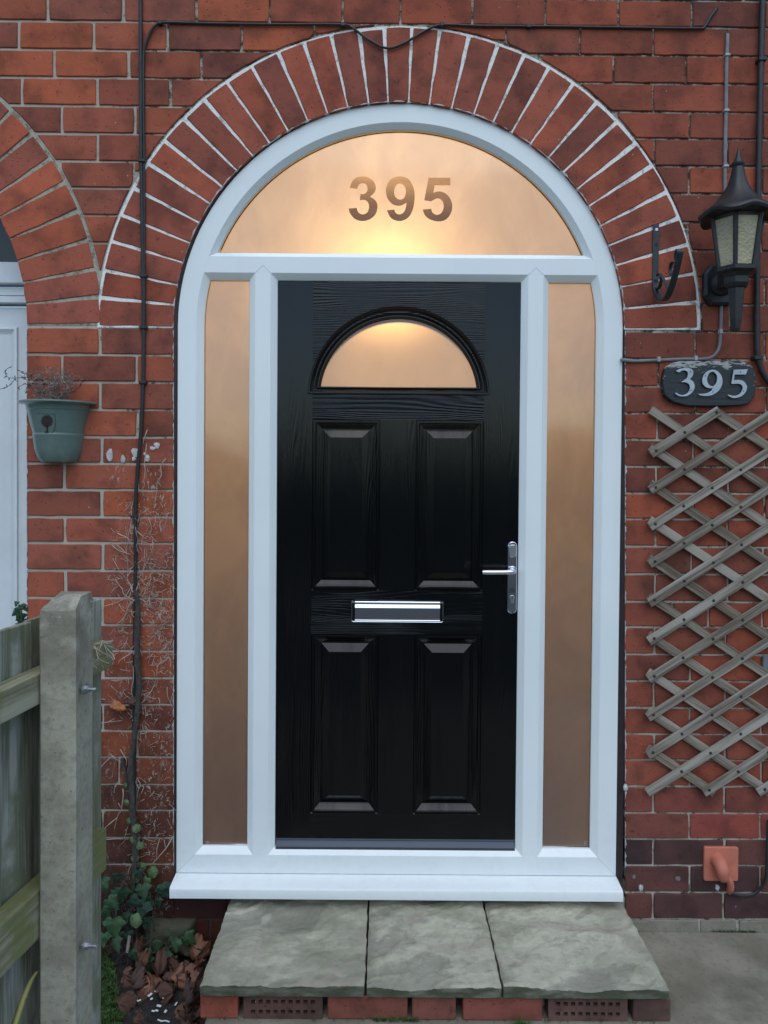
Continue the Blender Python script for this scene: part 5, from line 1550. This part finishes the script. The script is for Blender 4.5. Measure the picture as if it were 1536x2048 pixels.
# moss
rs = random.Random(31)
gs_v, gs_f = [], []
def tuft(q, n, h, wd_):
    for i in range(n):
        a, b = rs.uniform(0, 6.283), rs.uniform(0.1, 0.9)
        tip = q+Vector((h*b*math.cos(a), h*b*math.sin(a), h*rs.uniform(0.5, 1)))
        s = Vector((-math.sin(a), math.cos(a), 0))*wd_
        k = len(gs_v)
        gs_v.extend([tuple(q-s), tuple(q+s), tuple(tip+s*0.3), tuple(tip-s*0.3)])
        gs_f.append((k, k+1, k+2, k+3))
for i in range(3400):
    px_, py_ = rs.uniform(150, 280), rs.uniform(1895, 2110)
    d = P(px_, py_, -0.2)-CAM
    q = CAM+d*((SOIL+0.008-CAM.z)/d.z)
    edge = 236+0.18*(py_-1980)+14*noise.noise(Vector((py_*0.03, 1, 1)))
    if px_ > edge: continue
    q.z = ground_z(q.x, q.y)+0.010+0.012*noise.noise(Vector((q.x*40, q.y*40, 0)))
    tuft(q, 7, rs.uniform(0.007, 0.013), 0.0012)
for i in range(160):
    x = rs.uniform(-0.02, 0.10) if i % 3 else rs.uniform(-0.47, 0.75)
    tuft(Vector((x, sf+0.004+rs.uniform(0, .008), 0.004)), 4, rs.uniform(0.004, 0.012), 0.001)
for i in range(40):
    q = P(1040+rs.gauss(0, 9), 2050, sf-0.01); q.z = 0.002
    tuft(q, 4, rs.uniform(0.012, 0.024), 0.0008)
for i in range(420):
    x = rs.uniform(sx0+0.02, sx1-0.02)
    if noise.noise(Vector((x*9, 0, 4))) < -0.1: continue
    tuft(Vector((x, sf+0.010+rs.uniform(0, .01), zb_+rs.uniform(0.0, .006))), 3, rs.uniform(0.003, 0.007), 0.001)
for i in range(120):
    q = P(rs.uniform(1400, 1536), 1867, -0.004); q.z = 0.001
    if noise.noise(Vector((q.x*14, 0, 1))) < 0.0: continue
    tuft(q, 4, rs.uniform(0.004, 0.010), 0.001)
tag(obj('moss', (gs_v, gs_f), m_moss), 'bright green moss beside the post and along the step', 'moss', kind='stuff')
# soil crumbs
gs = []
for i in range(700):
    d = P(rs.uniform(190, 410), rs.uniform(1900, 2090), -0.2)-CAM
    q = CAM+d*((SOIL-CAM.z)/d.z)
    q.z = ground_z(q.x, q.y)
    r = rs.uniform(0.0012, 0.005)
    gs.append(([tuple(q+Vector(p)*r*rs.uniform(.6, 1.3)) for p in ((1,0,0),(-1,0,0),(0,1,0),(0,-1,0),(0,0,1),(0,0,-1))], [(0,2,4),(2,1,4),(1,3,4),(3,0,4),(2,0,5),(1,2,5),(3,1,5),(0,3,5)]))
tag(obj('soil_crumbs', join(*gs), m_soil), 'crumbs of dark soil beside the step', 'soil', kind='stuff')
# twig of wood stuck in the soil
tag(obj('wood_splinter', tube([P(322-68, 1893+12, -0.11), P(259, 1872, -0.10)], 0.008, 6, flat=0.4), m_dry), 'short pale wood splinter stuck upright in the soil below the ivy', 'splinter')

# ================================================================== FENCE AND POST
def fpos(d): return -0.72+0.15*(d-1.6)          # fence line: x at distance d from the camera plane
fdir = Vector((0.15, 1, 0)).normalized()
fn = Vector((fdir.y, -fdir.x, 0))                  # towards the garden
ftop = 1.170
fence = thing('wooden_fence', 'mossy close-boarded timber fence running towards the viewer on the left', 'fence', (fpos(1.6), 1.6-2.46, -0.05))
fb = WORLD_OF[fence]
rs = random.Random(3)
fang = math.atan2(fdir.y, fdir.x)
def fbox(d0, d1, n0, n1, z0, z1, name, mat, wedge=0.0, lean=0.0):
    "timber along the fence line; local y runs along the fence, local x points to the garden"
    q = Vector((fpos((d0+d1)/2), (d0+d1)/2-2.46, (z0+z1)/2))
    L, hz = (d1-d0)/2*1.011, (z1-z0)/2
    V = [(n0,-L,-hz),(n1-wedge,-L,-hz),(n1,L,-hz),(n0,L,-hz),(n0,-L,hz),(n1-wedge,-L,hz),(n1,L,hz),(n0,L,hz)]
    g_ = bevel((V, [(0,1,2,3),(4,7,6,5),(0,4,5,1),(1,5,6,2),(2,6,7,3),(3,7,4,0)]), 0.0012)
    me = D.meshes.new(name)
    me.from_pydata(g_[0], [], g_[1])
    me.materials.append(mat)
    o = D.objects.new(name, me)
    link(o, fence)
    o.location = q-fb
    o.rotation_euler = (lean, 0, fang-math.pi/2)
    return o
d = 1.885
i = 0
while d > 0.62:
    wd_ = rs.uniform(0.092, 0.104)
    fbox(d-wd_, d-0.0015, -0.034, -0.016+rs.uniform(-.002, .002), -0.02, ftop+rs.uniform(-.003, .003), 'board', m_fence, 0.009, rs.uniform(-.003, .003))
    d -= wd_-0.002
for z0, z1, dd in ((1.012, 1.074, 1.858), (0.530, 0.630, 1.83)):
    fbox(0.62, dd, -0.014, 0.027, z0, z1, 'fence_rail', m_rail_wood)
fbox(0.60, 1.862, -0.060, -0.036, 0.75, 0.79, 'fence_rail', m_rail_wood)
# roots over the cut rail end
gs = []
for i in range(26):
    dd = rs.uniform(1.72, 1.83)
    q = Vector((fpos(dd), dd-2.46, 1.080))+fn*rs.uniform(0.008, 0.030)
    gs.append(tube(wander(q, Vector((rs.uniform(-.3,.6), rs.uniform(-1,1), rs.uniform(-1.6,.2))), rs.uniform(0.025, 0.07), 5, rs, 0.5), rs.uniform(0.0008, 0.0015), 5))
o = obj('rootlet', join(*gs), m_vine, vine); o['kind'] = 'stuff'

pd0, pd1 = 1.55, 1.655
post = thing('concrete_post', 'weathered grey concrete fence post with a rounded top and two bolts', 'post', tuple(Vector((-0.645, pd0-2.46+0.05, -0.1))))
pxl = lambda px, d_: (px-768)*d_/1536
x0, x1, xc_ = pxl(78.5, pd0)-0.001, pxl(185.5, pd1), pxl(148, pd0)
y0, y1, ych = pd0-2.46, pd1-2.46, 1.60-2.46
foot = [(x0, y0+0.004), (x0+0.004, y0), (xc_-0.003, y0), (xc_+0.003, y0+0.003), (x1-0.002, ych-0.002), (x1, ych+0.006), (x1, y1), (x0, y1)]
zpt = P(170, 1190, y0+0.06).z
zfr = P(100, 1222, y0).z
def ptop(x, y):
    t = min(1, max(0, (y-y0)/0.055))
    return zfr+(zpt-zfr)*math.sin(t*math.pi/2)
NZ = 16
rings_ = []
for k in range(NZ+1):
    z = -0.1+(zfr-0.03+0.1)*k/NZ
    rings_.append([(x+0.0012*noise.noise(Vector((x*30, y*30, z*9))), y+0.0012*noise.noise(Vector((x*30+4, y*30, z*9))), z) for x, y in foot])
for s, ins_ in ((0.55, 0.0), (0.85, 0.002), (1.0, 0.006)):
    cxm, cym = sum(p[0] for p in foot)/8, sum(p[1] for p in foot)/8
    ring = []
    for x, y in foot:
        zt_ = ptop(x, y)
        ring.append((x+(cxm-x)*ins_*8, y+(cym-y)*ins_*4, (zfr-0.03)+(zt_-(zfr-0.03))*s))
    rings_.append(ring)
obj('shaft', loft(rings_, True, True, False), m_conc, post, smooth=32)
# curved crown as its own cap so that the top rounds over towards the fence
cap = []
n_ = 8
top_ring = rings_[-1]
V = [tuple(p) for p in top_ring]
cxm, cym = sum(p[0] for p in V)/8, sum(p[1] for p in V)/8
V.append((cxm, cym, ptop(cxm, cym)+0.003))
obj('crown', (V, [(i, (i+1) % 8, 8) for i in range(8)]), m_conc, post, smooth=50)
for px_, py_ in ((172, 1378), (173, 1891)):
    q = P(px_, py_, 1.585-2.46)
    nv = Vector((0.80, -0.60, 0.0)).normalized()
    nv = Vector((1.0, -0.12, 0.0)).normalized()
    bt = obj('bolt', tube([q-nv*0.012, q+nv*0.023], 0.0042, 10), m_zinc, post, smooth=40)
    obj('washer', tube([q-nv*0.004, q+nv*0.0005], 0.0115, 14), m_zinc, bt)
    obj('nut', tube([q+nv*0.0005, q+nv*0.0075], 0.0078, 6), m_zinc, bt)
# strap leaf of a plant in the foreground
bl = crs([P(10, 2110, -1.15), P(30, 2050, -1.12), P(48, 1995, -1.09), P(62, 1962, -1.06), P(74, 1943, -1.03)], 5)
nb_ = len(bl)
rg = []
for i, p in enumerate(bl):
    t = i/(nb_-1)
    wv_ = 0.0065*(1-t)**0.6+0.0012
    rg.append([p+Vector((-wv_, 0.0, wv_*0.3)), p+Vector((0, -0.003*(1-t), -0.001)), p+Vector((wv_, 0, -wv_*0.3)), p+Vector((0, 0.0015, 0.001))])
tag(obj('strap_leaf', loft(rg, True, True, True), m_grass, smooth='all'), 'long yellowing strap leaf leaning against the fence at the bottom left', 'leaf')

# ================================================================== HOUSES ACROSS THE ROAD (reflected)
for hx0, hx1, hy, he, hr in ((-16.5, -9.0, -34, 1.9, 3.6), (-6.0, 1.5, -36, 2.3, 4.4), (5.0, 13.0, -33, 1.7, 3.3)):
    g_ = join(box(hx0, hx1, hy-7, hy, -0.16, he), ([(hx0-.2, hy+.2, he), (hx1+.2, hy+.2, he), (hx1+.2, hy-7.2, he), (hx0-.2, hy-7.2, he), (hx0+1.5, hy-3.5, hr), (hx1-1.5, hy-3.5, hr)], [(0,1,5,4),(1,2,5),(2,3,4,5),(3,0,4),(0,3,2,1)]))
    tag(obj('far_house', g_, m_hedge), 'low dark house across the road', 'house', kind='structure')
# ================================================================== ACROSS THE ROAD (seen only in reflections)
v_, f_ = sheet(-40, 40, 0, 3.0, 0, 160, 8, 0, 1)
hv = []
for x, y, z in v_:
    top_ = 1.62+0.42*noise.fractal(Vector((x*0.55, 0, 3)), 0.8, 2, 5)
    hv.append((x, -15.0+0.25*noise.noise(Vector((x*1.3, y*2, 0))), -0.15+(top_+0.15)*y/3.0))
bk = [(x, y-1.4, z) for x, y, z in hv]
m = len(hv)
f2 = f_+[tuple(reversed([i+m for i in q])) for q in f_]
row = 161
for i in range(160):
    a = 8*row+i
    f2.append((a, a+1, a+1+m, a+m))
tag(obj('hedge', (hv+bk, f2), m_hedge), 'dark clipped hedge along the far side of the road', 'hedge', kind='structure')
